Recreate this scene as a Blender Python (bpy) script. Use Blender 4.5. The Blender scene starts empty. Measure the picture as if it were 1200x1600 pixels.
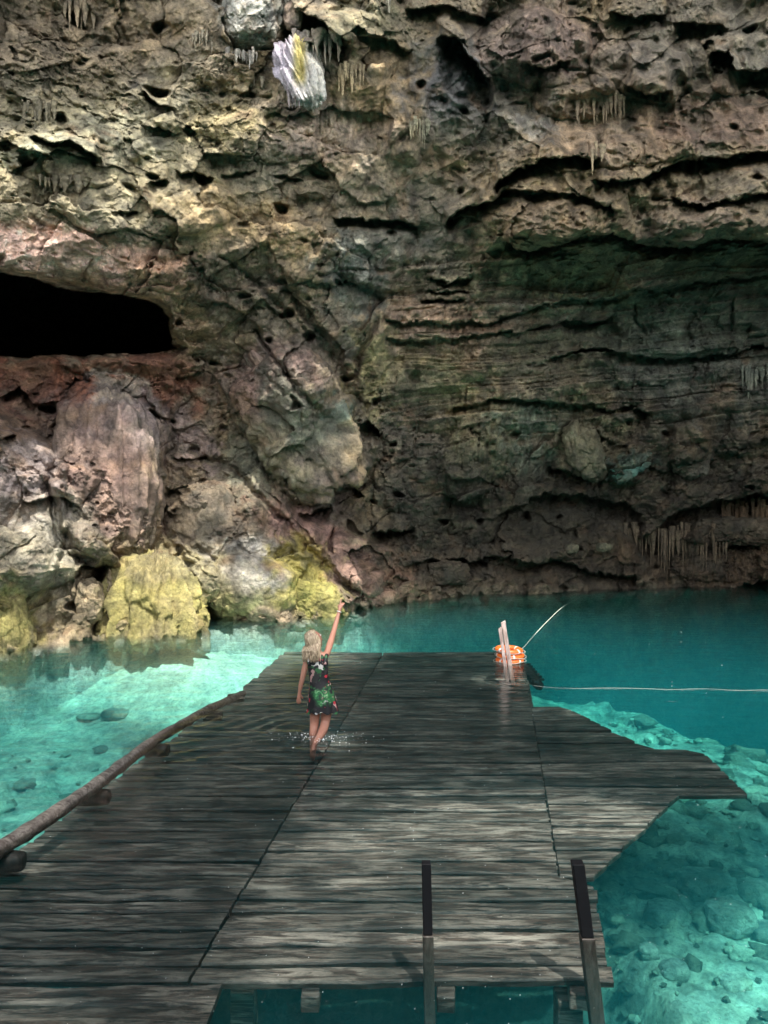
import bpy, bmesh, math, random
import numpy as np
from mathutils import Vector, Matrix
R = math.radians
H = 2.6            # eye height above the water (water level is z = 0)
F = 1200.0         # focal length in pixels of the 1200x1600 frame
HOR = 770.0        # row of the horizon

# ------------------------------------------------------------------ camera, sky, sun, exposure
scn = bpy.context.scene
cam_d = bpy.data.cameras.new("camera")
cam = bpy.data.objects.new("camera", cam_d)
scn.collection.objects.link(cam)
cam.location = (0, 0, H)
cam.rotation_euler = (R(90), 0, 0)
cam_d.sensor_fit = 'VERTICAL'
cam_d.sensor_height = 36.0
cam_d.lens = 36.0 * F / 1600.0
cam_d.shift_y = -(800.0 - HOR) / 1600.0
cam_d.clip_end = 500
cam_d.clip_start = 0.05
scn.camera = cam

SUN = Vector((0.20, -0.42, 0.885)).normalized()      # direction towards the sun
w = bpy.data.worlds.new("World")
scn.world = w
w.use_nodes = True
nt = w.node_tree
bg = nt.nodes['Background']
sky = nt.nodes.new('ShaderNodeTexSky')
sky.sky_type = 'NISHITA'
sky.sun_disc = False
sky.sun_elevation = math.asin(SUN.z)
sky.sun_rotation = math.atan2(SUN.x, SUN.y)
hsv = nt.nodes.new('ShaderNodeHueSaturation')
hsv.inputs['Saturation'].default_value = 0.15
nt.links.new(sky.outputs[0], hsv.inputs['Color'])
nt.links.new(hsv.outputs[0], bg.inputs['Color'])
bg.inputs['Strength'].default_value = 0.15
sd = bpy.data.lights.new("sun", 'SUN')
sd.energy = 2.0
sd.angle = R(0.6)
sd.color = (1.0, 0.955, 0.88)
so = bpy.data.objects.new("sun", sd)
scn.collection.objects.link(so)
so.rotation_euler = SUN.to_track_quat('Z', 'Y').to_euler()
so.location = (0, 0, 30)
scn.view_settings.view_transform = 'Standard'
scn.view_settings.look = 'None'
scn.view_settings.gamma = 1.0
scn.view_settings.exposure = 2.5
cy = scn.cycles
cy.use_denoising = True
try:
    cy.denoiser = 'OPENIMAGEDENOISE'
except Exception:
    pass
cy.max_bounces = 8
cy.diffuse_bounces = 4
cy.volume_bounces = 1
cy.transparent_max_bounces = 12
cy.caustics_reflective = False
cy.caustics_refractive = False
cy.sample_clamp_indirect = 4.0

rng = np.random.default_rng(7)
random.seed(5)

# ------------------------------------------------------------------ helpers
def px(u, v, z=0.0):
    """where the sight line of pixel (u,v) meets the level plane z"""
    D = (H - z) * F / (v - HOR)
    return Vector(((u - 600) / F * D, D, z))

def at(u, v, D):
    return Vector(((u - 600) / F * D, D, H + (HOR - v) / F * D))

U32 = np.uint32
def _h(ix, iy, iz, seed):
    n = ix.astype(U32) * U32(374761393) + iy.astype(U32) * U32(668265263) + iz.astype(U32) * U32(2147483629) + U32((seed * 1274126177) & 0xFFFFFFFF)
    n = (n ^ (n >> U32(13))) * U32(1274126177)
    n = (n ^ (n >> U32(16))) * U32(2246822519)
    return n ^ (n >> U32(15))

def par(fn, *arrs, n=16):
    """run fn over slices of the arrays in threads and join the results"""
    from concurrent.futures import ThreadPoolExecutor
    idx = np.array_split(np.arange(len(arrs[0])), n)
    with ThreadPoolExecutor(4) as ex:
        rs = list(ex.map(lambda q: fn(*[a[q] for a in arrs]), idx))
    if isinstance(rs[0], tuple):
        return tuple(np.concatenate([r_[k] for r_ in rs]) for k in range(len(rs[0])))
    return np.concatenate(rs)

def hf(ix, iy, iz, seed):
    return _h(ix, iy, iz, seed).astype(np.float32) / np.float32(4294967296.0)

def noise(p, seed=0):
    """value-gradient noise about -1..1 ; p (n,3)"""
    p = p.astype(np.float32)
    i = np.floor(p).astype(np.int32)
    f = p - i.astype(np.float32)
    w_ = f * f * f * (f * (f * 6 - 15) + 10)
    out = 0
    for dx in (0, 1):
        for dy in (0, 1):
            for dz in (0, 1):
                n = _h(i[:, 0] + dx, i[:, 1] + dy, i[:, 2] + dz, seed)
                gx = (n & U32(1023)).astype(np.float32) / 511.5 - 1; gy = ((n >> U32(10)) & U32(1023)).astype(np.float32) / 511.5 - 1; gz = ((n >> U32(20)) & U32(1023)).astype(np.float32) / 511.5 - 1
                d = gx * (f[:, 0] - dx) + gy * (f[:, 1] - dy) + gz * (f[:, 2] - dz)
                wx = w_[:, 0] if dx else 1 - w_[:, 0]
                wy = w_[:, 1] if dy else 1 - w_[:, 1]
                wz = w_[:, 2] if dz else 1 - w_[:, 2]
                out = out + d * wx * wy * wz
    return out * 1.5

def fbm(p, octv=5, seed=0, gain=0.5, lac=2.03):
    a, s, o = 1.0, 0.0, 0
    for k in range(octv):
        s = s + a * noise(p * (lac ** k) + 17.3 * k, seed + k)
        o += a
        a *= gain
    return s / o

def ridged(p, octv=4, seed=0, gain=0.5):
    a, s, o = 1.0, 0.0, 0
    for k in range(octv):
        s = s + a * (1 - 2 * np.abs(noise(p * (2.07 ** k) + 9.1 * k, seed + k)))
        o += a
        a *= gain
    return s / o

def facets(p, seed=0, tilt=0.9):
    """blocky rock: each cell is a tilted plane. returns (height, edge distance)"""
    p = p.astype(np.float32)
    i = np.floor(p).astype(np.int32)
    best = np.full(len(p), 1e9); sec = np.full(len(p), 1e9); hgt = np.zeros(len(p))
    for dx in (-1, 0, 1):
        for dy in (-1, 0, 1):
            for dz in (-1, 0, 1):
                a, b, c = i[:, 0] + dx, i[:, 1] + dy, i[:, 2] + dz
                cx = a + hf(a, b, c, seed); cyy = b + hf(a, b, c, seed + 1); cz = c + hf(a, b, c, seed + 2)
                vx, vy, vz = p[:, 0] - cx, p[:, 1] - cyy, p[:, 2] - cz
                d = vx * vx + vy * vy + vz * vz
                hh = (hf(a, b, c, seed + 3) - 0.5) + tilt * (vx * (hf(a, b, c, seed + 4) - 0.5) + vz * (hf(a, b, c, seed + 5) - 0.5) + vy * (hf(a, b, c, seed + 6) - 0.5))
                m = d < best
                sec = np.where(m, best, np.minimum(sec, d))
                hgt = np.where(m, hh, hgt)
                best = np.where(m, d, best)
    return hgt, np.sqrt(sec) - np.sqrt(best)

def sstep(a, b, x):
    t = np.clip((x - a) / (b - a), 0, 1)
    return t * t * (3 - 2 * t)

def link(name, me, mat=None, parent=None, smooth=True):
    o = bpy.data.objects.new(name, me)
    scn.collection.objects.link(o)
    if mat is not None and len(me.materials) == 0:
        me.materials.append(mat)
    if parent is not None:
        o.parent = parent
    if smooth:
        me.polygons.foreach_set('use_smooth', np.ones(len(me.polygons), dtype=bool))
    return o

def tag(o, label=None, cat=None, group=None, kind=None):
    if label: o['label'] = label
    if cat: o['category'] = cat
    if group: o['group'] = group
    if kind: o['kind'] = kind
    return o

def empty(name, loc, rz=0):
    o = bpy.data.objects.new(name, None)
    scn.collection.objects.link(o)
    o.location = loc
    o.rotation_euler = (0, 0, rz)
    o.empty_display_size = 0.1
    return o

def np_mesh(name, V, Fq, col=None):
    me = bpy.data.meshes.new(name)
    n, m, k = len(V), len(Fq), Fq.shape[1]
    me.vertices.add(n)
    me.vertices.foreach_set('co', V.astype(np.float32).ravel())
    me.loops.add(m * k)
    me.loops.foreach_set('vertex_index', Fq.astype(np.int32).ravel())
    me.polygons.add(m)
    me.polygons.foreach_set('loop_start', np.arange(0, m * k, k, dtype=np.int32))
    me.polygons.foreach_set('loop_total', np.full(m, k, dtype=np.int32))
    me.update(calc_edges=True)
    if col is not None:
        a = me.attributes.new('rockcol', 'FLOAT_COLOR', 'POINT')
        c = np.ones((n, 4), np.float32)
        c[:, :3] = np.clip(col, 0.004, 0.9)
        a.data.foreach_set('color', c.ravel())
    return me

def grid_faces(nu, nv):
    i = np.arange(nu * nv).reshape(nv, nu)
    return np.stack([i[:-1, :-1].ravel(), i[:-1, 1:].ravel(), i[1:, 1:].ravel(), i[1:, :-1].ravel()], 1)

def tube(bm, pts, radii, seg=10, cap=True, jit=0.0):
    """a tube through points"""
    rings = []
    pts = [Vector(p) for p in pts]
    up0 = Vector((0, 0, 1))
    for i, p in enumerate(pts):
        t = (pts[min(i + 1, len(pts) - 1)] - pts[max(i - 1, 0)]).normalized()
        a = t.cross(up0)
        if a.length < 0.05: a = t.cross(Vector((0, 1, 0)))
        a.normalize(); b = t.cross(a)
        r = radii[i] if hasattr(radii, '__len__') else radii
        ring = []
        for k in range(seg):
            an = 2 * math.pi * k / seg
            rr = r * (1 + jit * (random.random() - 0.5))
            ring.append(bm.verts.new(p + a * math.cos(an) * rr + b * math.sin(an) * rr))
        rings.append(ring)
    for i in range(len(rings) - 1):
        for k in range(seg):
            bm.faces.new((rings[i][k], rings[i][(k + 1) % seg], rings[i + 1][(k + 1) % seg], rings[i + 1][k]))
    if cap:
        bm.faces.new(rings[0][::-1]); bm.faces.new(rings[-1])
    return rings

def bm_obj(name, bm, mat, parent=None, smooth=True):
    bmesh.ops.recalc_face_normals(bm, faces=bm.faces)
    me = bpy.data.meshes.new(name)
    bm.to_mesh(me); bm.free()
    return link(name, me, mat, parent, smooth)

# ------------------------------------------------------------------ materials
class N:
    def __init__(s, name):
        s.m = bpy.data.materials.new(name); s.m.use_nodes = True
        s.t = s.m.node_tree; s.t.nodes.clear()
        s.out = s.t.nodes.new('ShaderNodeOutputMaterial')
    def n(s, typ, **kw):
        x = s.t.nodes.new(typ)
        for k, v in kw.items():
            if k.startswith('_'): setattr(x, k[1:], v)
            else:
                key = k.replace('__', ' ')
                x.inputs[key].default_value = v
        return x
    def l(s, a, b): s.t.links.new(a, b)
    def mix(s, a, b, f, blend='MIX'):
        x = s.t.nodes.new('ShaderNodeMix'); x.data_type = 'RGBA'; x.blend_type = blend
        for i, val in ((0, f), (6, a), (7, b)):
            if hasattr(val, 'is_linked') or hasattr(val, 'links'): s.l(val, x.inputs[i])
            elif isinstance(val, (tuple, list)): x.inputs[i].default_value = (*val, 1)[:4]
            else: x.inputs[i].default_value = val
        return x.outputs[2]
    def ramp(s, src, stops, interp='LINEAR'):
        x = s.t.nodes.new('ShaderNodeValToRGB'); x.color_ramp.interpolation = interp
        el = x.color_ramp.elements
        while len(el) < len(stops): el.new(0.5)
        for e, (p, c) in zip(el, stops):
            e.position = p; e.color = (*c, 1) if isinstance(c, tuple) else (c, c, c, 1)
        s.l(src, x.inputs[0]); return x.outputs[0]
    def coord(s, scale=(1, 1, 1), out='Object'):
        tc = s.t.nodes.new('ShaderNodeTexCoord'); mp = s.t.nodes.new('ShaderNodeMapping')
        mp.inputs['Scale'].default_value = scale
        s.l(tc.outputs[out], mp.inputs[0]); return mp.outputs[0]
    def noise(s, vec, scale, detail=6, rough=0.6, dist=0.0):
        x = s.n('ShaderNodeTexNoise', Scale=scale, Detail=detail, Roughness=rough, Distortion=dist)
        s.l(vec, x.inputs['Vector']); return x.outputs[0]
    def bump(s, h, strength, dist, prev=None):
        x = s.n('ShaderNodeBump', Strength=strength, Distance=dist)
        s.l(h, x.inputs['Height'])
        if prev is not None: s.l(prev, x.inputs['Normal'])
        return x.outputs[0]
    def done(s, col, rough=0.8, normal=None, spec=0.5, **kw):
        b = s.n('ShaderNodeBsdfPrincipled')
        b.inputs['Specular IOR Level'].default_value = spec
        for val, key in ((col, 'Base Color'), (rough, 'Roughness')):
            if hasattr(val, 'links'): s.l(val, b.inputs[key])
            elif isinstance(val, tuple): b.inputs[key].default_value = (*val, 1)
            else: b.inputs[key].default_value = val
        if normal is not None: s.l(normal, b.inputs['Normal'])
        for k, v in kw.items(): b.inputs[k.replace('__', ' ')].default_value = v
        s.l(b.outputs[0], s.out.inputs[0]); return s.m

def rock_material():
    m = N('rock')
    a = m.n('ShaderNodeAttribute', _attribute_name='rockcol')
    c = m.coord()
    n1 = m.noise(c, 3.2, 10, 0.72)
    n2 = m.noise(c, 15, 8, 0.7, 0.4)
    v = m.n('ShaderNodeTexVoronoi', Scale=9.0); v.feature = 'F1'
    # warp the cells
    wn = m.n('ShaderNodeTexNoise', Scale=5.0, Detail=4.0)
    m.l(c, wn.inputs['Vector'])
    wv = m.mix(c, wn.outputs[1], 0.12, 'LINEAR_LIGHT')
    m.l(wv, v.inputs['Vector'])
    var = m.ramp(n1, [(0.28, (0.42, 0.42, 0.45)), (0.45, (0.86, 0.85, 0.84)), (0.58, (1.12, 1.08, 1.0)), (0.75, (1.75, 1.65, 1.5))])
    var2 = m.ramp(n2, [(0.3, 0.45), (0.5, 1.0), (0.7, 1.45)])
    col = m.mix(a.outputs[0], var, 1.0, 'MULTIPLY')
    col = m.mix(col, var2, 0.8, 'MULTIPLY')
    # small pits
    pit = m.ramp(m.noise(c, 34, 4, 0.6), [(0.33, 0.25), (0.42, 1.0)])
    col = m.mix(col, pit, 0.5, 'MULTIPLY')
    b = m.bump(n1, 0.6, 0.07)
    b = m.bump(v.outputs[0], 0.35, 0.06, b)
    b = m.bump(n2, 0.9, 0.05, b)
    b = m.bump(m.noise(c, 60, 4, 0.7), 0.6, 0.01, b)
    return m.done(col, 0.82, b, spec=0.35)

ROCK = rock_material()

# ------------------------------------------------------------------ cave wall
CP = [  # u, v, depth
    (-400,1080,10),(0,1020,12.9),(90,1005,13.6),(160,1000,14.1),(320,972,15.5),(450,966,16),(600,942,18.1),(700,930,19.4),(900,920,20.7),(1050,915,21.3),(1200,912,21.8),(1700,930,19),
    (-400,1400,9.6),(0,1400,12.4),(320,1400,14.8),(600,1400,17.5),(900,1400,20),(1200,1400,21),(1700,1400,18),(-900,1400,6),
    (0,850,13.5),(0,700,14.2),(0,600,15.2),(150,850,14.6),(150,620,16.2),(300,850,16.2),(300,650,17.6),(480,860,17.4),(480,700,17.4),(470,560,17.0),(560,720,18.8),(560,850,18.4),
    (0,400,12.9),(200,425,14.1),(300,500,15.9),(0,200,12.0),(0,0,11),(250,200,13.3),(250,0,12),(400,400,15.6),(480,130,13.2),(480,0,12),(600,300,15.3),(590,450,16.9),(580,600,17.9),
    (700,0,12.5),(750,250,15.0),(700,400,17),(900,0,12.8),(900,200,14.6),(900,365,16.0),(900,405,17.7),(1200,0,13),(1200,200,14.8),(1200,365,16.2),(1200,405,17.9),(900,600,19.4),(1200,600,20),
    (900,800,21),(1200,760,21),(1200,850,22.3),(700,700,19.4),(700,850,20.0),
    (-400,700,10.5),(-400,400,9.3),(-400,0,8.2),(-900,400,5.5),(-900,900,6),(-900,-300,5),(600,-400,10),(600,-900,7.5),(0,-400,8.4),(0,-900,6.5),(1200,-400,10.8),(1200,-900,8),(1700,400,15),(1700,-200,11),(2100,600,12),(2100,1100,13),(2100,-200,9),
]
def tps_fit(cp):
    P = np.array([(a / 400., b / 400.) for a, b, _ in cp]); z = np.array([c for *_, c in cp])
    d = np.linalg.norm(P[:, None] - P[None], axis=2)
    K = np.where(d > 0, d * d * np.log(d + 1e-9), 0) + np.eye(len(P)) * 0.003
    A = np.zeros((len(P) + 3,) * 2); A[:len(P), :len(P)] = K
    A[:len(P), len(P)] = 1; A[:len(P), len(P) + 1:] = P
    A[len(P), :len(P)] = 1; A[len(P) + 1:, :len(P)] = P.T
    s = np.linalg.solve(A, np.concatenate([z, [0, 0, 0]]))
    return P, s
CP = [(a_, b_, c_ + 2.3 * min(1.0, max(0.0, (350 - b_) / 350.0))) for a_, b_, c_ in CP]
TP, TS = tps_fit(CP)
def base_depth(u, v):
    x, y = u / 400., v / 400.
    o = TS[len(TP)] + TS[len(TP) + 1] * x + TS[len(TP) + 2] * y
    for (a, b), s in zip(TP, TS):
        d2 = (x - a) ** 2 + (y - b) ** 2
        o = o + s * 0.5 * d2 * np.log(d2 + 1e-12)
    return o

def interp_line(pts, u):
    p = np.array(pts, float)
    return np.interp(u, p[:, 0], p[:, 1])

def inside_poly(u, v, poly):
    """signed pixel distance to a polygon, positive inside"""
    p = np.array(poly, float)
    ins = np.zeros(u.shape, bool); dm = np.full(u.shape, 1e9)
    for k in range(len(p)):
        (x0, y0), (x1, y1) = p[k], p[(k + 1) % len(p)]
        c = ((y0 > v) != (y1 > v)) & (u < (x1 - x0) * (v - y0) / ((y1 - y0) if y1 != y0 else 1e-9) + x0)
        ins ^= c
        L2 = (x1 - x0) ** 2 + (y1 - y0) ** 2
        t = np.clip(((u - x0) * (x1 - x0) + (v - y0) * (y1 - y0)) / L2, 0, 1)
        dm = np.minimum(dm, np.hypot(u - x0 - t * (x1 - x0), v - y0 - t * (y1 - y0)))
    return np.where(ins, dm, -dm)

# lips: polyline, how far the rock above stands out, how far the hollow below goes in, their heights
LIPS = [
    ([(50,212),(80,222),(115,228),(160,248)], 0.25, 0.7, 40, 14),
    ([(222,140),(245,158),(268,168)], 0.2, 0.6, 30, 12),
    ([(280,268),(300,272),(325,282)], 0.2, 0.8, 30, 14),
    ([(228,285),(262,283)], 0.15, 0.6, 20, 12),
    ([(345,275),(400,272)], 0.1, 0.3, 20, 7),
    ([(20,268),(60,250)], 0.1, 0.4, 20, 9),
    ([(180,330),(215,328)], 0.1, 0.4, 18, 9),
    ([(520,346),(560,340),(600,342),(650,354)], 0.35, 0.8, 40, 12),
    ([(430,276),(470,283)], 0.1, 0.3, 14, 6),
    ([(440,26),(470,12),(500,30),(545,62)], 0.4, 1.2, 26, 34),
    ([(560,58),(620,66),(640,80)], 0.2, 0.5, 20, 16),
    ([(690,56),(720,62),(745,100),(765,130)], 0.6, 1.4, 40, 46),
    ([(640,8),(700,10),(760,30)], 0.3, 0.7, 25, 18),
    ([(815,95),(850,100),(885,98)], 0.5, 0.6, 50, 12),
    ([(775,292),(800,270),(850,247),(900,243),(928,247)], 0.55, 1.5, 60, 14),
    ([(932,282),(980,286),(1030,270),(1060,255),(1120,243),(1210,236)], 0.5, 1.1, 50, 14),
    ([(700,350),(730,325),(765,316)], 0.3, 1.0, 30, 11),
    ([(750,320),(800,296),(850,296),(880,300)], 0.35, 0.9, 20, 14),
    ([(880,300),(930,310),(960,330)], 0.3, 0.7, 24, 12),
    ([(790,384),(830,392),(880,386),(905,372),(960,362),(1010,384),(1060,386),(1110,376),(1150,372),(1220,376)], 0.7, 1.1, 60, 13),
    ([(955,22),(990,24),(1035,28)], 0.3, 0.9, 30, 13),
    ([(1050,40),(1080,32),(1130,46)], 0.3, 0.9, 30, 20),
    ([(980,138),(1010,148),(1045,142)], 0.5, 0.8, 50, 12),
    ([(1110,88),(1140,84),(1152,110),(1210,106)], 0.6, 1.4, 50, 36),
    ([(1050,310),(1100,318),(1210,300)], 0.3, 0.7, 24, 10),
    ([(600,498),(700,506),(780,500),(850,478),(1000,452),(1210,425)], 0.3, 0.35, 14, 9),
    ([(604,524),(660,532),(740,524),(830,520),(860,512)], 0.25, 0.3, 12, 8),
    ([(672,438),(735,440)], 0.3, 0.6, 10, 7),
    ([(668,452),(735,455)], 0.2, 0.5, 6, 6),
    ([(660,468),(725,470)], 0.2, 0.5, 8, 6),
    ([(560,668),(580,660),(592,672)], 0.3, 1.2, 20, 22),
    ([(700,640),(780,622),(870,632),(960,640)], 0.25, 0.4, 14, 10),
    ([(860,560),(920,548),(1060,560),(1210,540)], 0.25, 0.5, 22, 12),
    ([(880,500),(920,504),(960,496)], 0.25, 0.7, 14, 26),
    ([(965,635),(990,632)], 0.2, 0.9, 14, 12),
    ([(995,640),(1020,645)], 0.2, 1.2, 14, 18),
    ([(580,828),(610,834),(640,828)], 0.3, 1.0, 20, 16),
    ([(780,800),(850,770),(950,780),(1000,800)], 0.15, 0.8, 30, 40),
    ([(1000,842),(1060,800),(1100,784),(1210,764)], 0.5, 0.9, 40, 30),
    ([(860,730),(900,742),(940,735)], 0.3, 0.6, 24, 16),
    ([(700,770),(730,782),(760,772)], 0.4, 0.7, 50, 20),
    ([(1050,720),(1080,728),(1110,716)], 0.4, 0.6, 30, 18),
    ([(250,792),(262,785),(272,800)], 0.15, 1.2, 10, 34),
    ([(120,900),(135,885),(170,890)], 0.2, 0.6, 12, 40),
    ([(292,935),(310,925),(330,945)], 0.2, 1.0, 14, 22),
    ([(468,800),(480,806),(522,790)], 0.3, 0.9, 20, 14),
    ([(270,715),(330,712)], 0.1, 0.3, 10, 6),
    ([(340,520),(420,470),(460,520)], 0.05, 0.25, 20, 20),
    ([(1140,925),(1210,900)], 0.3, 0.8, 30, 20),
    ([(640,880),(760,872),(860,880),(1000,905)], 0.25, 0.5, 18, 16),
    ([(0,620),(30,600),(50,640)], 0.2, 0.6, 14, 20),
    ([(0,690),(22,684)], 0.3, 0.5, 14, 10),
]
# cracks: polyline, depth, half width
CRACKS = [
    ([(400,515),(450,590),(520,670),(560,760)], 0.35, 5),
    ([(345,400),(400,440),(470,510),(520,560)], 0.2, 4),
    ([(438,440),(500,520),(545,600)], 0.3, 7),
    ([(300,700),(360,735),(420,790),(470,850),(520,900),(560,930)], 0.35, 6),
    ([(268,700),(262,740),(252,790),(262,830)], 0.3, 6),
    ([(92,670),(80,760),(90,830),(125,880)], 0.5, 8),
    ([(160,890),(158,930),(155,985)], 0.9, 9),
    ([(500,430),(580,418),(650,420)], 0.12, 3),
    ([(590,470),(560,560),(552,650)], 0.3, 6),
    ([(655,360),(615,440),(596,500)], 0.25, 8),
    ([(330,560),(345,640),(350,700)], 0.2, 6),
    ([(400,720),(440,760),(520,770)], 0.15, 3),
    ([(395,560),(440,620)], 0.12, 3), ([(420,540),(455,600),(480,660)], 0.12, 3),
    ([(740,670),(770,720),(780,780)], 0.2, 5), ([(900,640),(870,720),(860,790)], 0.25, 7),
    ([(960,500),(962,540)], 0.2, 5), ([(1075,490),(1080,530)], 0.2, 4), ([(1000,480),(1004,515)], 0.2, 3), ([(1140,470),(1143,510)], 0.2, 3),
    ([(280,830),(330,870),(380,950)], 0.2, 4),
    ([(280,850),(300,910),(330,950)], 0.3, 5),
]
HOLE = [(-500,330),(-200,390),(-20,424),(40,432),(90,448),(130,452),(200,460),(245,474),(262,492),(268,520),(276,546),(240,551),(150,554),(0,557),(-200,562),(-500,600)]
BLOBS = [  # u, v, ru, rv, rotation deg, height, squareness
    (172,735,92,150,4,1.0,3.0), (475,665,88,120,-38,1.0,4.0), (365,840,100,110,-28,0.5,3.5), (20,820,80,150,8,0.6,3.0),
    (740,720,45,70,15,0.5,2.5), (915,710,28,50,25,0.4,2.5), (1080,700,34,40,0,0.6,2.5), (980,720,36,24,-35,0.4,3),
    (900,150,60,40,0,0.5,2.5), (1000,110,80,50,10,0.7,2.5), (1130,115,28,34,0,0.5,2.5), (840,75,90,60,0,0.6,2.5),
    (850,340,80,40,-5,0.5,2.5), (950,340,40,44,0,0.4,2.5), (1090,345,80,34,0,0.5,2.5), (1000,230,90,28,-8,0.4,2.5),
    (395,30,48,50,0,0.5,2.5), (540,40,50,30,20,0.4,2.5), (590,400,60,50,10,0.35,3.5), (480,400,60,60,0,0.35,3),
    (300,330,80,34,-10,0.3,2.5),(100,250,90,40,5,0.3,2.5),(420,210,80,46,0,0.3,2.5),(640,190,40,70,0,0.3,2.5),
    (1130,640,60,70,0,0.4,2.5),(640,760,60,90,10,0.35,3),(560,880,60,40,25,0.4,3),(840,860,90,24,-5,0.4,3),(1130,860,90,50,0,0.5,2.5),
    (1020,285,60,30,0,0.3,2.5),(770,360,40,22,0,0.2,2.5),
]
def zone(u, v, cu, cv, ru, rv, rot=0, soft=0.4):
    c, s = math.cos(R(rot)), math.sin(R(rot))
    a = ((u - cu) * c + (v - cv) * s) / ru; b = (-(u - cu) * s + (v - cv) * c) / rv
    q = np.sqrt(a * a + b * b)
    return 1 - sstep(1 - soft, 1 + soft, q)

def wall_depth(u, v):
    D = base_depth(u, v)
    P = np.stack([(u - 600) / F * D, D, H + (HOR - v) / F * D], 1)
    # wobble the drawing coordinates so no outline is smooth
    wu = u + 9 * fbm(P * 1.3, 4, 11) * 2 + 5 * fbm(P * 5, 3, 12)
    wv = v + 8 * fbm(P * 1.1, 4, 21) * 2 + 5 * fbm(P * 5, 3, 22)
    rough = np.ones(len(u))
    big = fbm(P * 0.35, 4, 1) * 1.0
    big += ridged(P * 0.8 + fbm(P * 0.9, 3, 5)[:, None] * 0.6, 4, 3) * 0.26
    # strata zone
    st = sstep(585, 640, wu) * sstep(385, 410, wv) * (1 - sstep(640, 690, wv))
    up = sstep(640, 740, wu) * (1 - sstep(380, 400, wv))
    low = sstep(560, 640, wu) * sstep(640, 690, wv)
    left = 1 - sstep(560, 640, wu)
    q = P[:, 2] - 0.10 * P[:, 0] + 0.16 * fbm(P * np.array([0.5, 0.5, 0.8]), 3, 31)
    strat = 0
    for per, amp, sd_ in ((0.62, 0.36, 41), (0.27, 0.22, 42), (0.12, 0.10, 43)):
        s = q / per
        k = np.floor(s); fr = s - k
        hgt = hf(k.astype(np.int32), np.floor(P[:, 0] / 2.2 + hf(k.astype(np.int32), k.astype(np.int32), k.astype(np.int32), sd_) * 5).astype(np.int32), k.astype(np.int32) * 0, sd_ + 9)
        strat = strat + amp * (hgt - 0.5 + 0.25 * fr) * (0.4 + sstep(0.0, 0.09, fr) * 0.6)
    fac1, e1 = facets(P * np.array([0.9, 0.9, 1.1]) + 0.25 * fbm(P * 2, 3, 51)[:, None], 61)
    fac2, e2 = facets(P * np.array([2.6, 2.6, 3.2]) + 0.25 * fbm(P * 4, 3, 52)[:, None], 71)
    fac3, e3 = facets(P * np.array([7.0, 7.0, 8.5]) + 0.3 * fbm(P * 9, 2, 53)[:, None], 81)
    wobb = P * np.array([1.7, 1.7, 2.2]) + 0.5 * fbm(P * 1.5, 3, 91)[:, None]
    bulb = 1 - np.abs(noise(wobb, 92)) * 2.0            # rounded swelling lumps
    bulb2 = 1 - np.abs(noise(wobb * 2.3, 93)) * 2.0
    fl = noise(np.stack([P[:, 0] * 7 + 1.2 * noise(P * 1.5, 95), P[:, 1] * 0.0, P[:, 2] * 0.8], 1), 94)
    fl2 = noise(np.stack([P[:, 0] * 16 + 1.2 * noise(P * 1.5, 96), P[:, 1] * 0.0, P[:, 2] * 1.5], 1), 97)
    flute = 0.11 * fl + 0.045 * fl2
    fz = np.maximum.reduce([zone(wu, wv, 960, 200, 190, 60), zone(wu, wv, 830, 700, 170, 90), zone(wu, wv, 1110, 880, 130, 55), 0.8 * zone(wu, wv, 165, 760, 100, 130),
                            zone(wu, wv, 560, 200, 90, 40), zone(wu, wv, 870, 60, 90, 60), 0.7 * zone(wu, wv, 30, 860, 90, 140), 0.7 * zone(wu, wv, 130, 20, 130, 50), 0.8 * zone(wu, wv, 870, 270, 80, 30)])
    sm = 0.18 + 0.95 * sstep(-0.25, 0.35, fbm(P * 0.55, 3, 131))
    out = big
    out = out + strat * (st + 0.30 * low) * 1.15
    out = out + fac1 * (0.50 * left + 0.40 * low + 0.12 * st + 0.30 * up) - 0.045 * np.exp(-e1 / 0.05) * (left + low)
    out = out + sm * fac2 * (0.15 * left + 0.16 * low + 0.10 * st + 0.08 * up) - 0.012 * np.exp(-e2 / 0.06)
    out = out + sm * fac3 * 0.065 * (1 - 0.5 * fz)
    out = out + (bulb * 0.22 + bulb2 * 0.09) * (0.9 * up + 0.3 * left + 0.25 * low)
    out = out + flute * fz
    out = out + sm * fbm(P * 6.5, 5, 101, 0.6) * 0.10 + ridged(P * 11, 3, 103) * 0.018
    # pockets
    pk = noise(P * np.array([2.2, 2.2, 3.4]), 111)
    out = out - 0.55 * sstep(0.50, 0.85, pk) * (1 - 0.5 * st)
    pk2 = noise(P * np.array([6, 6, 9.]), 112)
    out = out - 0.14 * sm * sstep(0.45, 0.8, pk2)
    for (cu, cv, ru, rv, rot, h, sq) in BLOBS:
        c, s = math.cos(R(rot)), math.sin(R(rot))
        a = ((wu - cu) * c + (wv - cv) * s) / ru; b = (-(wu - cu) * s + (wv - cv) * c) / rv
        qq = (np.abs(a) ** sq + np.abs(b) ** sq)
        out = out + h * np.sqrt(np.clip(1 - qq, 0, 1))
    for (pl, a, b, la, lb) in LIPS:
        x0, x1 = pl[0][0], pl[-1][0]
        xs = wu
        d = interp_line(pl, xs) - wv + 3 * noise(P * 8, 121)
        ends = sstep(x0 - 6, x0 + 10, xs) * (1 - sstep(x1 - 10, x1 + 6, xs))
        out = out + ends * np.where(d > 0, a * np.exp(-(d / la) ** 1.5), 0) * sstep(-1, 2, d)
        out = out - ends * np.where(d <= 0, b * np.exp(-(np.abs(d) / lb) ** 2), 0)
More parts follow.
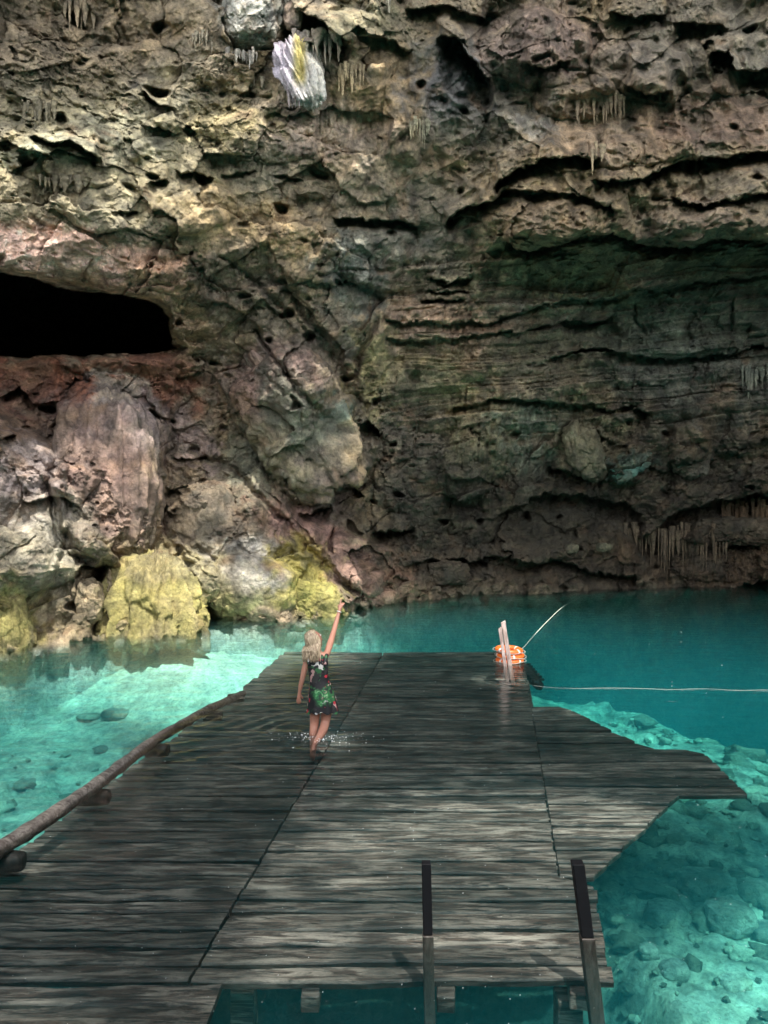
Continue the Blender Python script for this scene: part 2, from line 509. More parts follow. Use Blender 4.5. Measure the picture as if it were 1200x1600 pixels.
    for (pl, dep, hw) in CRACKS:
        dm = np.full(u.shape, 1e9)
        for (x0, y0), (x1, y1) in zip(pl[:-1], pl[1:]):
            t = np.clip(((wu - x0) * (x1 - x0) + (wv - y0) * (y1 - y0)) / ((x1 - x0) ** 2 + (y1 - y0) ** 2), 0, 1)
            dm = np.minimum(dm, np.hypot(wu - x0 - t * (x1 - x0), wv - y0 - t * (y1 - y0)))
        out = out - dep * np.exp(-(dm / hw) ** 2)
    hd = inside_poly(u + 0.8 * (wu - u), v + 0.75 * (wv - v), HOLE)
    hole = sstep(-0.5, 2.5, hd)
    out = out * (1 - 0.92 * sstep(0.05, 0.6, -P[:, 2]))
    D2 = D - out
    D2 = D2 + hole * 14.0 + 0.55 * sstep(-16, 0, hd) ** 2
    # the rock over the mouth sits forward, the slope under it leans back
    return D2, hole

def srgb(r, g, b):
    f = lambda c: (c / 255 / 12.92) if c / 255 < 0.04045 else ((c / 255 + 0.055) / 1.055) ** 2.4
    return np.array([f(r), f(g), f(b)])

ZCOL = [  # u,v,ru,rv,rot, colour, strength   (colours of the rock, lichen and algae, some light and shade painted in)
    (150,250,260,120,0,(0.36,0.36,0.24),0.7), (60,240,60,30,0,(0.42,0.46,0.34),0.8), (180,220,70,34,0,(0.36,0.38,0.28),0.8), (100,60,160,70,0,(0.24,0.20,0.14),0.6),
    (370,190,70,34,0,(0.40,0.36,0.18),0.6), (330,330,110,50,0,(0.36,0.32,0.20),0.5), (400,370,130,60,20,(0.42,0.32,0.16),0.6), (60,340,90,50,0,(0.38,0.36,0.26),0.5),
    (120,412,200,46,8,(0.74,0.47,0.38),1.0), (70,402,150,34,4,(0.85,0.64,0.56),0.9), (250,440,60,34,30,(0.55,0.38,0.26),0.8), (290,500,40,60,0,(0.38,0.28,0.18),0.7),  # the first two paint the bounced glow over the cave mouth as pink
    (395,28,46,34,0,(0.55,0.60,0.58),0.85), (460,110,34,60,-20,(0.60,0.54,0.52),0.8), (520,205,90,42,-8,(0.52,0.44,0.36),0.85), (580,140,60,50,0,(0.42,0.32,0.18),0.7), (620,110,60,60,0,(0.30,0.24,0.14),0.6),
    (560,30,60,30,0,(0.26,0.28,0.18),0.6), (720,160,70,90,0,(0.15,0.16,0.15),0.7), (700,120,60,60,0,(0.13,0.15,0.18),0.7), (680,320,60,60,0,(0.2,0.19,0.16),0.5),
    (850,70,100,60,0,(0.25,0.19,0.18),0.7), (990,100,90,60,0,(0.24,0.21,0.18),0.6), (950,200,120,60,0,(0.32,0.25,0.18),0.7), (835,195,30,26,0,(0.38,0.40,0.38),0.7), (1130,190,110,50,0,(0.24,0.17,0.14),0.7),
    (1120,60,120,80,0,(0.22,0.22,0.19),0.6), (870,280,70,30,0,(0.30,0.25,0.14),0.6), (1000,300,120,60,0,(0.25,0.22,0.14),0.5), (860,345,90,40,0,(0.27,0.21,0.14),0.6), (1090,345,90,34,0,(0.32,0.26,0.20),0.6),
    (590,400,90,60,0,(0.17,0.20,0.18),0.75), (560,450,50,70,0,(0.15,0.19,0.18),0.7), (575,580,30,80,8,(0.34,0.33,0.16),0.7), (640,440,50,40,0,(0.30,0.24,0.18),0.6),
    (680,500,110,34,-4,(0.40,0.30,0.22),0.75), (680,530,60,20,0,(0.55,0.42,0.36),0.7), (660,590,90,60,0,(0.33,0.32,0.16),0.6), (800,430,160,40,-6,(0.24,0.24,0.16),0.6), (900,470,140,10,-9,(0.36,0.37,0.31),0.7),
    (1060,520,200,60,-6,(0.17,0.24,0.19),0.85), (1100,600,160,60,0,(0.16,0.20,0.18),0.7), (850,560,120,50,0,(0.20,0.20,0.13),0.5),
    (750,690,50,60,0,(0.30,0.31,0.18),0.7), (830,680,50,60,20,(0.28,0.38,0.30),0.75), (915,690,60,60,20,(0.32,0.32,0.20),0.7), (985,725,34,20,-35,(0.22,0.42,0.36),0.8), (870,800,100,60,0,(0.08,0.10,0.07),0.75),
    (640,700,60,120,0,(0.13,0.13,0.11),0.7), (690,800,100,90,0,(0.11,0.12,0.09),0.7), (1060,780,120,70,0,(0.12,0.12,0.09),0.7), (1110,880,160,50,0,(0.17,0.11,0.06),0.7), (800,890,180,30,0,(0.12,0.10,0.07),0.6),
    (1000,850,160,60,0,(0.10,0.09,0.06),0.5),
    (400,440,90,60,0,(0.17,0.17,0.15),0.6), (450,560,80,50,0,(0.16,0.15,0.14),0.6),
    (60,600,140,44,0,(0.32,0.13,0.08),0.95), (240,590,80,60,20,(0.26,0.12,0.08),0.9), (40,640,60,60,0,(0.18,0.11,0.09),0.7),
    (185,605,40,20,20,(0.50,0.48,0.40),0.8), (170,640,80,40,0,(0.14,0.13,0.14),0.8), (160,700,80,60,0,(0.34,0.24,0.22),0.7), (180,780,90,80,0,(0.25,0.18,0.17),0.7), (230,670,50,40,20,(0.36,0.32,0.34),0.5),
    (40,760,60,70,0,(0.44,0.40,0.42),0.8), (60,860,80,80,0,(0.42,0.44,0.38),0.8), (20,900,50,80,0,(0.38,0.36,0.26),0.6),
    (300,690,40,40,30,(0.40,0.32,0.32),0.7), (350,800,80,60,0,(0.26,0.22,0.17),0.6), (430,600,60,60,40,(0.36,0.24,0.22),0.7), (380,600,40,50,0,(0.38,0.26,0.24),0.6), (460,640,40,90,-38,(0.15,0.20,0.16),0.7),
    (525,650,26,22,0,(0.22,0.34,0.30),0.7), (470,750,60,30,0,(0.36,0.34,0.24),0.7), (510,770,40,50,0,(0.24,0.20,0.20),0.6), (400,730,40,60,0,(0.18,0.24,0.18),0.5),
    (500,850,110,40,38,(0.44,0.28,0.25),0.85), (560,900,80,40,20,(0.36,0.26,0.22),0.8), (610,900,30,40,0,(0.34,0.22,0.14),0.6),
    (385,895,66,48,10,(0.46,0.48,0.46),0.9), (470,890,50,44,20,(0.46,0.44,0.10),0.85), (480,930,60,30,0,(0.42,0.42,0.12),0.8), (360,945,60,24,0,(0.30,0.36,0.14),0.8),
    (235,935,140,80,0,(0.34,0.32,0.16),0.8), (20,970,50,60,0,(0.40,0.38,0.12),0.8), (140,920,34,60,0,(0.28,0.24,0.18),0.7), (300,900,40,34,0,(0.36,0.36,0.22),0.6),
]

def wall_color(u, v, P):
    n1 = fbm(P * 0.7, 5, 201); n2 = fbm(P * 1.9, 5, 202); n3 = fbm(P * 5.5, 4, 203)
    base = np.array([0.275, 0.245, 0.175])[None] * np.ones((len(u), 1))
    def mixc(c, f):
        nonlocal base
        f = np.clip(f, 0, 1)[:, None]
        base = base * (1 - f) + np.array(c)[None] * f
    mixc((0.33, 0.27, 0.165), sstep(0.0, 0.35, n1))
    mixc((0.20, 0.195, 0.15), sstep(0.0, 0.35, -n1))
    uu = u + 70 * n2 + 30 * n3; vv = v + 50 * fbm(P * 1.7, 5, 204) + 24 * n3
    for (cu, cv, ru, rv, rot, c, s) in ZCOL:
        mixc(c, s * zone(uu, vv, cu, cv, ru, rv, rot, 0.45))
    # mottling of lighter and darker mineral
    n5 = fbm(P * 2.6 + 5, 6, 206, 0.62)
    base = base * (1 + 1.5 * np.clip(n5, -0.42, 0.6))[:, None]
    n6 = fbm(P * 1.2 + 50, 4, 207)
    mixc((0.30, 0.20, 0.12), 0.45 * sstep(0.18, 0.4, n6))
    mixc((0.15, 0.16, 0.13), 0.45 * sstep(0.12, 0.35, -n6))
    # black mineral streaks running down
    st = noise(np.stack([P[:, 0] * 3.0 + 0.6 * n2, P[:, 1] * 0.3, P[:, 2] * 0.45], 1), 205)
    mixc((0.07, 0.068, 0.062), 0.45 * sstep(0.32, 0.6, st))
    st2 = noise(np.stack([P[:, 0] * 8.0 + 0.6 * n2, P[:, 1] * 0.3, P[:, 2] * 0.9], 1), 208)
    base = base * (1 + 0.45 * st2 * sstep(-0.1, 0.3, n1))[:, None]
    base = base * 0.90 + 0.10 * base.mean(axis=1, keepdims=True)
    base = base * np.array([[0.88, 0.80, 0.745]])
    wall_shade = zone(uu, vv, 980, 830, 420, 150, 0, 0.5) + 0.6 * zone(uu, vv, 1100, 560, 260, 160, 0, 0.5)  # right wall darkened in colour to paint its deep shade
    base = base * (1 - 0.60 * np.clip(wall_shade, 0, 1))[:, None]
    # thin beds of rock in different greys
    bed = noise(np.stack([P[:, 0] * 0.35, P[:, 1] * 0.3, (P[:, 2] - 0.1 * P[:, 0] + 0.15 * n1) * 7], 1), 209)
    sb_ = sstep(590, 660, u) * sstep(385, 420, v) * (1 - sstep(640, 700, v))
    base = base * (1 + 0.55 * bed * sb_)[:, None]
    # pale drowned limestone
    uw = sstep(0.02, -0.12, P[:, 2]) if False else 1 - sstep(-0.15, 0.02, P[:, 2])
    f = uw[:, None]
    pale = np.array([0.50, 0.52, 0.46]) * (1 + 0.6 * n5[:, None])
    base = base * (1 - f) + pale * f
    return base

QF = 1.0
us = np.concatenate([np.linspace(-900, -20, 110)[:-1], np.linspace(-20, 1220, int(1000 * QF)), np.linspace(1220, 2100, 100)[1:]])
vs = np.concatenate([np.linspace(-190, -20, 40)[:-1], np.linspace(-20, 990, int(840 * QF)), np.linspace(990, 1500, 90)[1:]])
U, Vv = np.meshgrid(us, vs)
U = U.ravel(); Vv = Vv.ravel()
DW, hole_ = par(wall_depth, U, Vv)
PW = np.stack([(U - 600) / F * DW, DW, H + (HOR - Vv) / F * DW], 1)
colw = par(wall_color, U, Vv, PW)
colw = colw * (1 - 0.85 * hole_[:, None])  # colour darkened inside the cave mouth, standing in for deep shade
Dgrid = DW.reshape(len(vs), len(us))
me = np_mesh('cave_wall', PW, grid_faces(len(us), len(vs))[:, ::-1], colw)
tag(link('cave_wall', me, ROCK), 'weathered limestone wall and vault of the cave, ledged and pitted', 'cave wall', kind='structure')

def wall_at(u, v):
    j = int(np.searchsorted(us, u)); i = int(np.searchsorted(vs, v))
    return at(u, v, Dgrid[min(i, len(vs) - 1), min(j, len(us) - 1)])

# ------------------------------------------------------------------ unseen roof added to mask the sun, rear wall added to block low sky
RZ = 26.0
shift = Vector((SUN.x / SUN.z, SUN.y / SUN.z))
def open_mask(x, y):
    """True where the roof is pierced; x,y on the roof. Fine holes, put there to shape the light, pass a share of the sun"""
    X = np.stack([x, y, np.zeros_like(x)], 1)
    ex = 0.7 * fbm(X * 0.5, 4, 301); ey = 0.7 * fbm(X * 0.5, 4, 302)
    rr_ = (np.round(x / 0.14) * 0.7548776662 + np.round(y / 0.14) * 0.5698402909) % 1.0
    m = np.zeros(len(x), bool)
    for (cx, cy_, z, rx, ry, rot, dens) in SUNSPOTS:
        hx = cx + shift.x * (RZ - z); hy = cy_ + shift.y * (RZ - z)
        k = min(1.0, min(rx, ry) / 1.2)
        c, s = math.cos(R(rot)), math.sin(R(rot))
        dx, dy = x + ex * k - hx, y + ey * k - hy
        a = (dx * c + dy * s) / rx; b = (-dx * s + dy * c) / ry
        q = a * a + b * b
        m |= (q < 1) & (rr_ < dens * np.clip((1 - q) * 3, 0.35, 1))
    m |= (x < -4.8 + ex * 2) & (y < 14)
    return m
def onwall(u, v):
    D = float(base_depth(np.array([float(u)]), np.array([float(v)]))[0]) - 0.3
    p = at(u, v, D); return p.x, p.y, p.z
SUNSPOTS = [  # x, y, z of the sunlit spot below, its half sizes, turn, share of the sun that comes through
    (-3.6, 14.2, 0.0, 3.8, 2.2, -14, 0.7), (*onwall(240, 915), 1.0, 0.6, 0, 0.75), (*onwall(420, 890), 1.0, 0.5, 0, 0.12), (*onwall(520, 860), 0.7, 0.5, 0, 0.3), (*onwall(20, 830), 0.8, 0.9, 0, 0.22),
    (-2.7, 14.3, -0.6, 2.4, 1.5, -14, 1.0),
    (-0.36, 8.3, 0.9, 0.26, 0.42, 0, 0.75),
    (2.0, 11.8, 0.2, 0.45, 0.4, 0, 0.5),
    (1.1, 5.4, -0.4, 2.4, 2.4, 0, 0.45),
    (5.0, 5.8, -1.5, 2.6, 2.8, 0, 0.9), (4.9, 13.2, -1.6, 2.2, 3.8, 25, 0.75), (3.0, 11.3, -1.6, 0.9, 1.5, 20, 0.7),
    (1.5, 16.2, -1.0, 5.0, 1.9, 0, 0.70), (7.5, 14.0, -1.0, 3.0, 4.0, 0, 0.50),
    (-2.3, 3.6, -0.4, 1.3, 0.8, 0, 0.30),
    (-5.2, 9.5, -1.0, 2.4, 4.5, 20, 0.45),
    (*onwall(478, 130), 0.45, 0.7, 0, 0.75), (*onwall(395, 20), 0.5, 0.4, 0, 0.4), (*onwall(530, 205), 1.2, 0.5, 0, 0.8),
    (*onwall(120, 412), 2.4, 0.6, 0, 0.65), (*onwall(680, 525), 1.1, 0.25, 0, 0.3), (*onwall(350, 300), 2.4, 1.5, 0, 0.50),
    (-6.0, -12.5, 0, 13, 14.0, 0, 1.1),
]
gx = np.arange(-30, 34, 0.14); gy = np.arange(-12, 34, 0.14)
GX, GY = np.meshgrid(gx, gy); GX = GX.ravel(); GY = GY.ravel()
GP = np.stack([GX, GY, np.zeros_like(GX)], 1)
GZ = RZ + 0.5 * fbm(GP * 0.4, 4, 311)
fa = grid_faces(len(gx), len(gy))
cen = GP[fa].mean(1)
keep = ~open_mask(cen[:, 0], cen[:, 1])
me = np_mesh('sun_mask_roof', np.stack([GX, GY, GZ], 1), fa[keep], np.ones((len(GX), 1)) * np.array([[0.24, 0.21, 0.15]]))
tag(link('sun_mask_roof', me, ROCK), 'unseen added roof, pierced to let the sun through in chosen patches', 'added roof', kind='structure')
th = np.linspace(R(-200), R(20), 220); zz = np.linspace(-6, 11, 50)
T, Z = np.meshgrid(th, zz); T = T.ravel(); Z = Z.ravel()
Q = np.stack([np.cos(T) * 15, np.sin(T) * 15, Z], 1)
rr = 15 + 1.5 * fbm(Q * 0.3, 5, 321) + 0.3 * ridged(Q * 1.0, 4, 322)
Q = np.stack([np.cos(T) * rr * 1.4, np.sin(T) * rr * 2.4 + 5.0, Z], 1)
me = np_mesh('rear_sky_block', Q, grid_faces(len(th), len(zz)), np.ones((len(T), 1)) * np.array([[0.22, 0.20, 0.15]]) * (1 + 0.8 * fbm(Q * 1.0, 4, 323)[:, None]))
tag(link('rear_sky_block', me, ROCK), 'unseen limestone wall added behind the viewer to block low sky light', 'cave wall', kind='structure')

# ------------------------------------------------------------------ pool floor
def floor_z(x, y):
    X = np.stack([x, y, np.zeros_like(x)], 1)
    z = -1.80 + 0.35 * (1 - sstep(-4.0, -1.5, x))
    sd_ = 0.84 * (x - 3.4) + 0.54 * (y - 18.4) + 0.8 * fbm(X * 0.35, 3, 401)
    z = z - 5.0 * sstep(-0.9, 4.2, sd_)
    z = z - 2.6 * sstep(-3.2, -2.0, x) * (1 - sstep(1.7, 2.5, x)) * (1 - sstep(6.0, 8.0, y))
    z = z + 0.95 * sstep(11.5, 14.5, y + 0.25 * (x + 3)) * (1 - sstep(-1.5, 0.5, x))
    calm = 1 - 0.75 * sstep(10.5, 12.5, y) * (1 - sstep(-0.5, 1.0, x))
    z = z + 0.40 * calm * fbm(X * 0.45, 4, 402)
    f1, e1 = facets(X * 1.3 + 0.3 * fbm(X * 2, 3, 403)[:, None], 411, 0.8)
    f2, e2 = facets(X * 3.4 + 0.3 * fbm(X * 4, 3, 404)[:, None], 412, 0.9)
    rk = sstep(-0.1, 0.3, fbm(X * 0.6, 3, 405))
    z = z + calm * (0.20 * f1 + 0.12 * f2) * (0.25 + 0.75 * rk) + 0.05 * fbm(X * 6, 4, 406)
    return z
fx = np.concatenate([np.arange(-16, -7, 0.25), np.arange(-7, 9, 0.045), np.arange(9, 22, 0.25)])
fy = np.concatenate([np.arange(-12, 3, 0.3), np.arange(3, 18, 0.045), np.arange(18, 27, 0.2)])
FX, FY = np.meshgrid(fx, fy); FX = FX.ravel(); FY = FY.ravel()
FZ = par(floor_z, FX, FY)
FP = np.stack([FX, FY, FZ], 1)
n5 = fbm(FP * 1.6, 6, 421, 0.65); n6 = fbm(FP * 5.0, 4, 422, 0.65); n7 = fbm(FP * 0.5, 3, 423)
fc = np.array([[0.38, 0.40, 0.33]]) * (1 + (1.3 * n5 + 1.1 * n6) * (1 - 0.75 * sstep(10.5, 12.5, FY) * (1 - sstep(-0.5, 1.0, FX))))[:, None]
fr = np.clip(sstep(0.02, 0.3, n7 + 0.6 * n5), 0, 1)[:, None] * 0.6
fr = fr * (1 - sstep(10.5, 12.5, FY) * (1 - sstep(-0.5, 1.0, FX)))[:, None]
fc = fc * (1 - fr) + np.array([[0.20, 0.22, 0.17]]) * fr
glow = (sstep(12.0, 13.5, FY) * (1 - sstep(0.0, 1.5, FX)))[:, None]  # floor colour lightened to paint the sunlit glow of the shallows
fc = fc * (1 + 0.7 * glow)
deck_shade = (sstep(-4.0, -2.5, FX) * (1 - sstep(1.6, 2.4, FX)) * (1 - sstep(7.0, 9.0, FY)))[:, None]  # floor colour darkened below the near deck, painting the shade there
fc = fc * (1 - 0.88 * deck_shade)
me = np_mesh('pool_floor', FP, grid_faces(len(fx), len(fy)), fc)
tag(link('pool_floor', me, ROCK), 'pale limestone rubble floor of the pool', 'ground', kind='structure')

# ------------------------------------------------------------------ water
WOM = px(500, 1147, 0)     # where the woman stands
def water_material():
    m = N('water')
    c = m.coord((1, 2.2, 1))
    n1 = m.noise(c, 2.4, 3, 0.5)
    n2 = m.noise(c, 9, 3, 0.55)
    n = m.bump(n1, 0.34, 0.05)
    n = m.bump(n2, 0.34, 0.008, n)
    fr = m.n('ShaderNodeFresnel', IOR=1.333); m.l(n, fr.inputs['Normal'])
    gl = m.n('ShaderNodeBsdfGlossy', Roughness=0.015); m.l(n, gl.inputs['Normal'])
    tr = m.n('ShaderNodeBsdfTransparent')
    mx = m.n('ShaderNodeMixShader'); m.l(fr.outputs[0], mx.inputs[0]); m.l(tr.outputs[0], mx.inputs[1]); m.l(gl.outputs[0], mx.inputs[2])
    m.l(mx.outputs[0], m.out.inputs['Surface'])
    ab = m.n('ShaderNodeVolumeAbsorption', Density=0.30); ab.inputs['Color'].default_value = (0.0, 0.86, 0.875, 1)
    sc = m.n('ShaderNodeVolumeScatter', Density=0.045, Anisotropy=0.1); sc.inputs['Color'].default_value = (0.10, 0.86, 1.0, 1)
    ad = m.n('ShaderNodeAddShader'); m.l(ab.outputs[0], ad.inputs[0]); m.l(sc.outputs[0], ad.inputs[1])
    m.l(ad.outputs[0], m.out.inputs['Volume'])
    return m.m
WATER = water_material()
wx = np.concatenate([np.arange(-20, -6, 0.5), np.arange(-6, 3, 0.03), np.arange(3, 24, 0.4)])
wy = np.concatenate([np.arange(-14, 4, 0.5), np.arange(4, 12, 0.03), np.arange(12, 28, 0.3)])
WX, WY = np.meshgrid(wx, wy); WX = WX.ravel(); WY = WY.ravel()
dx, dy = WX - WOM.x, WY - WOM.y
r = np.hypot(dx, dy)
near = np.exp(-(r / 1.3) ** 2)
WZ = 0.008 * near * np.sin(r * 30 + 5 * fbm(np.stack([WX, WY, WX * 0], 1) * 1.6, 3, 502)) * (0.3 + 0.9 * sstep(-0.1, 0.3, noise(np.stack([WX * 1.8, WY * 1.8, WX * 0], 1), 503))) + 0.010 * np.exp(-(r / 0.45) ** 2) * fbm(np.stack([WX * 9, WY * 9, WX * 0], 1), 3, 501)
# the wake she pulls, fanning out to the left
for ang, amp, ww in ((178, 0.012, 0.05), (191, 0.013, 0.05), (203, 0.010, 0.045), (168, 0.006, 0.05), (214, 0.006, 0.05), (-12, 0.006, 0.05), (-30, 0.004, 0.06)):
    a = R(ang)
    s = dx * math.cos(a) + dy * math.sin(a); t = -dx * math.sin(a) + dy * math.cos(a)
    t = t - 0.10 * s * np.sin(s * 0.8) * 0.5
    L = 1.9 if abs(ang) > 60 else 0.8
    WZ += 1.9 * amp * np.exp(-(t / ww) ** 2) * sstep(0.1, 0.4, s) * (1 - sstep(L * 0.6, L, s)) * (0.7 + 0.3 * np.sin(s * 6))
nW = len(WX); nu, nv = len(wx), len(wy)
top = np.stack([WX, WY, WZ], 1)
edge = np.concatenate([np.arange(nu), np.arange(1, nv) * nu + nu - 1, (nv - 1) * nu + np.arange(nu - 2, -1, -1), np.arange(nv - 2, 0, -1) * nu])
bot = top[edge].copy(); bot[:, 2] = -12
Vw = np.concatenate([top, bot])
fq = grid_faces(nu, nv)
ne = len(edge); k = np.arange(ne); k2 = (k + 1) % ne
side = np.stack([edge[k2], edge[k], nW + k, nW + k2], 1)
faces = [tuple(map(int, x)) for x in side]
bme = bmesh.new()
me = np_mesh('pool_water', Vw, np.concatenate([fq, side]))
bme.from_mesh(me)
bme.verts.ensure_lookup_table()
bme.faces.new([bme.verts[nW + int(i)] for i in range(ne)][::-1])
bmesh.ops.recalc_face_normals(bme, faces=bme.faces)
bme.to_mesh(me); bme.free()
tag(link('pool_water', me, WATER), 'clear turquoise water of the cave pool', 'water', kind='structure')

# ------------------------------------------------------------------ the sunken deck
ZD = -0.32
def wood_material(name, base, light, dark, along='x', rough=0.55, bumpd=0.006):
    m = N(name)
    sc = (0.8, 9, 9) if along == 'x' else (9, 9, 0.8)
    sc2 = (0.6, 4.5, 4.5) if along == 'x' else (3.2, 3.2, 1.0)
    a = m.n('ShaderNodeAttribute', _attribute_name='tone')
    c = m.coord(sc); c2 = m.coord(sc2); c3 = m.coord((1, 1, 1))
    g = m.noise(c, 4.0, 8, 0.7, 0.6)
    wear = m.noise(c2, 4.2, 11, 0.78, 0.7)
    st = m.noise(c3, 0.9, 6, 0.65)
    speck = m.noise(c3, 38, 4, 0.6)
    col = m.mix(dark, base, m.ramp(g, [(0.42, 0.0), (0.56, 1.0)]))
    col = m.mix(col, light, m.ramp(wear, [(0.475, 0.0), (0.54, 0.55), (0.66, 1.0)]))
    col = m.mix(col, dark, m.ramp(st, [(0.36, 0.75), (0.55, 0.0)]))
    col = m.mix(col, a.outputs[0], 1.0, 'MULTIPLY')
    col = m.mix(col, m.ramp(speck, [(0.3, 0.6), (0.42, 1.0), (0.68, 1.0), (0.76, 1.5)]), 0.7, 'MULTIPLY')
    b = m.bump(g, 0.8, bumpd)
    b = m.bump(wear, 0.6, bumpd * 1.5, b)
    b = m.bump(speck, 0.4, 0.003, b)
    return m.done(col, rough, b, spec=0.3)
PLANK = wood_material('deck_wood', (0.105, 0.064, 0.050), (0.40, 0.31, 0.26), (0.016, 0.011, 0.010))
LOGW = wood_material('log_wood', (0.11, 0.098, 0.088), (0.25, 0.23, 0.20), (0.045, 0.034, 0.03))
POSTW = wood_material('post_wood', (0.20, 0.17, 0.14), (0.36, 0.32, 0.28), (0.08, 0.06, 0.05), along='z')
DARKW = wood_material('wet_dark_wood', (0.035, 0.03, 0.028), (0.09, 0.08, 0.07), (0.015, 0.013, 0.012), along='z')
PALEW = wood_material('bleached_wood', (0.42, 0.32, 0.28), (0.58, 0.48, 0.44), (0.24, 0.17, 0.15), along='z')

def add_tone(me, tones):
    a = me.attributes.new('tone', 'FLOAT_COLOR', 'POINT')
    c = np.ones((len(me.vertices), 4), np.float32); c[:, :3] = tones
    a.data.foreach_set('color', c.ravel())
def whole_tone(o, t=1.0):
    add_tone(o.data, np.full((len(o.data.vertices), 3), t)); return o

def edge_fn(pts):
    w_ = sorted([(px(a, b, ZD).y, px(a, b, ZD).x) for a, b in pts])
    ys = [p[0] for p in w_]; xs = [p[1] for p in w_]
    return lambda y: float(np.interp(y, ys, xs))
x_left = edge_fn([(440,1023),(375,1080),(300,1130),(200,1203),(100,1275),(0,1345),(-160,1450),(-400,1600),(-700,1760)])
x_jl = edge_fn([(598,1023),(290,1540),(255,1600),(180,1760)])
x_jr = edge_fn([(820,1023),(820,1040),(828,1103),(872,1370),(873,1371)])
x_mid = edge_fn([(820,1023),(820,1042),(828,1103),(829,1105),(872,1368),(925,1370),(958,1534),(960,1560)])
x_wing = edge_fn([(829,1102),(882,1105),(1010,1168.5),(1094,1171.5),(1168,1241.0),(1060,1242.6),(1057,1244),(925,1370)])
x_low = edge_fn([(350,1534),(325,1600),(270,1760)])
Y = lambda v: px(600, v, ZD).y

def plank(V, Fc, T, xa0, xa1, xb0, xb1, y0, y1, z, rnd, tone):
    """a plank between y0 and y1; ends xa at the left, xb at the right (given at y0 and y1)"""
    n = max(2, int(abs(max(xb0, xb1) - min(xa0, xa1)) / 0.11) + 1)
    th_ = 0.045; off = len(V)
    ph = rnd.uniform(0, 50)
    for i in range(n + 1):
        t = i / n
        xx0 = xa0 + (xb0 - xa0) * t; xx1 = xa1 + (xb1 - xa1) * t
        w0 = 0.008 * math.sin(xx0 * 3.1 + ph) + 0.006 * math.sin(xx0 * 7.7 + ph * 2) + rnd.gauss(0, 0.0025)
        w1 = 0.008 * math.sin(xx1 * 3.3 + ph + 2) + 0.006 * math.sin(xx1 * 8.1 + ph * 3) + rnd.gauss(0, 0.0025)
        zz_ = z + 0.006 * math.sin(xx0 * 1.7 + ph)
        e = 0.014
        V += [(xx0, y0 + w0, zz_ - e), (xx0, y0 + w0 + 0.012, zz_), (xx1, y1 + w1 - 0.012, zz_), (xx1, y1 + w1, zz_ - e), (xx1, y1 + w1, zz_ - th_), (xx0, y0 + w0, zz_ - th_)]
        tt = tone * (1 + rnd.gauss(0, 0.05))
        T += [tt * 0.35, tt, tt, tt * 0.35, tt * 0.3, tt * 0.3]
    for i in range(n):
        for k in range(6):
            a = off + i * 6 + k; b = off + i * 6 + (k + 1) % 6
            Fc.append((a, a + 6, b + 6, b))
    Fc.append(tuple(off + k for k in range(6))); Fc.append(tuple(off + n * 6 + k for k in range(5, -1, -1)))

deck = empty('sunken_deck', (px(700, 1250, ZD).x, px(700, 1250, ZD).y, ZD))
tag(deck, 'large weathered plank deck lying just under the water with a log along its left edge', 'deck')
def child(name, V, Fc, T, mat):
    me = bpy.data.meshes.new(name); me.from_pydata([tuple(Vector(v) - deck.location) for v in V], [], Fc); me.update()
    bmx = bmesh.new(); bmx.from_mesh(me); bmesh.ops.recalc_face_normals(bmx, faces=bmx.faces); bmx.to_mesh(me); bmx.free()
    add_tone(me, np.array(T)[:, None] * np.array([[1, 1, 1]]))
    return link(name, me, mat, deck, smooth=False)
rnd = random.Random(3)
rows = []
y = Y(1535)
while y < Y(1022):
    rows.append(y); y += rnd.choice([0.165, 0.18, 0.2, 0.205])
rows.append(y)
panels = {'l': ([], [], []), 'm': ([], [], []), 'w': ([], [], [])}
g_ = 0.024
def put(panel, fa_, fb_, y0, y1, ja=0.0, jb=0.0):
    V, Fc, T = panels[panel]
    a0, a1, b0, b1 = fa_(y0), fa_(y1), fb_(y0), fb_(y1)
    if min(b0 - a0, b1 - a1) < 0.02: return
    tone = rnd.choice([0.55, 0.75, 0.9, 1.0, 1.15, 1.4]) * rnd.uniform(0.9, 1.1) * (0.60 if panel == 'l' else 1.0)  # left panel toned darker to paint in the shadow over it
    plank(V, Fc, T, a0 + ja, a1 + ja, b0 + jb, b1 + jb, y0, y1, ZD + rnd.uniform(-0.006, 0.006), rnd, tone)
for i in range(len(rows) - 1):
    y0, y1 = rows[i] + g_, rows[i + 1] - g_ * rnd.random()
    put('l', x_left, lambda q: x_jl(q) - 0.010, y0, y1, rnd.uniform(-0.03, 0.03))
    put('m', lambda q: x_jl(q) + 0.010, x_mid, y0, y1, 0, rnd.uniform(-0.012, 0.012) if y0 > Y(1370) else rnd.uniform(-0.02, 0.02))
ylow = Y(1535)
while ylow > Y(1720):
    y1 = ylow - g_; y0 = ylow - 0.19
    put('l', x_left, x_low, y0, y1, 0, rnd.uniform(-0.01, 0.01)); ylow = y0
wr = []
for va, vb in ((1370, 1242), (1242, 1170), (1170, 1104)):
    ya, yb = Y(va), Y(vb); n_ = max(1, round((yb - ya) / 0.215))
    wr += [ya + (yb - ya) * k / n_ for k in range(n_)]
wr.append(Y(1104))
for i in range(len(wr) - 1):
    put('w', lambda q: x_mid(q) + 0.018, x_wing, wr[i] + g_, wr[i + 1] - 0.014)
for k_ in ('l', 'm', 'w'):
    child('planking', *panels[k_], PLANK)
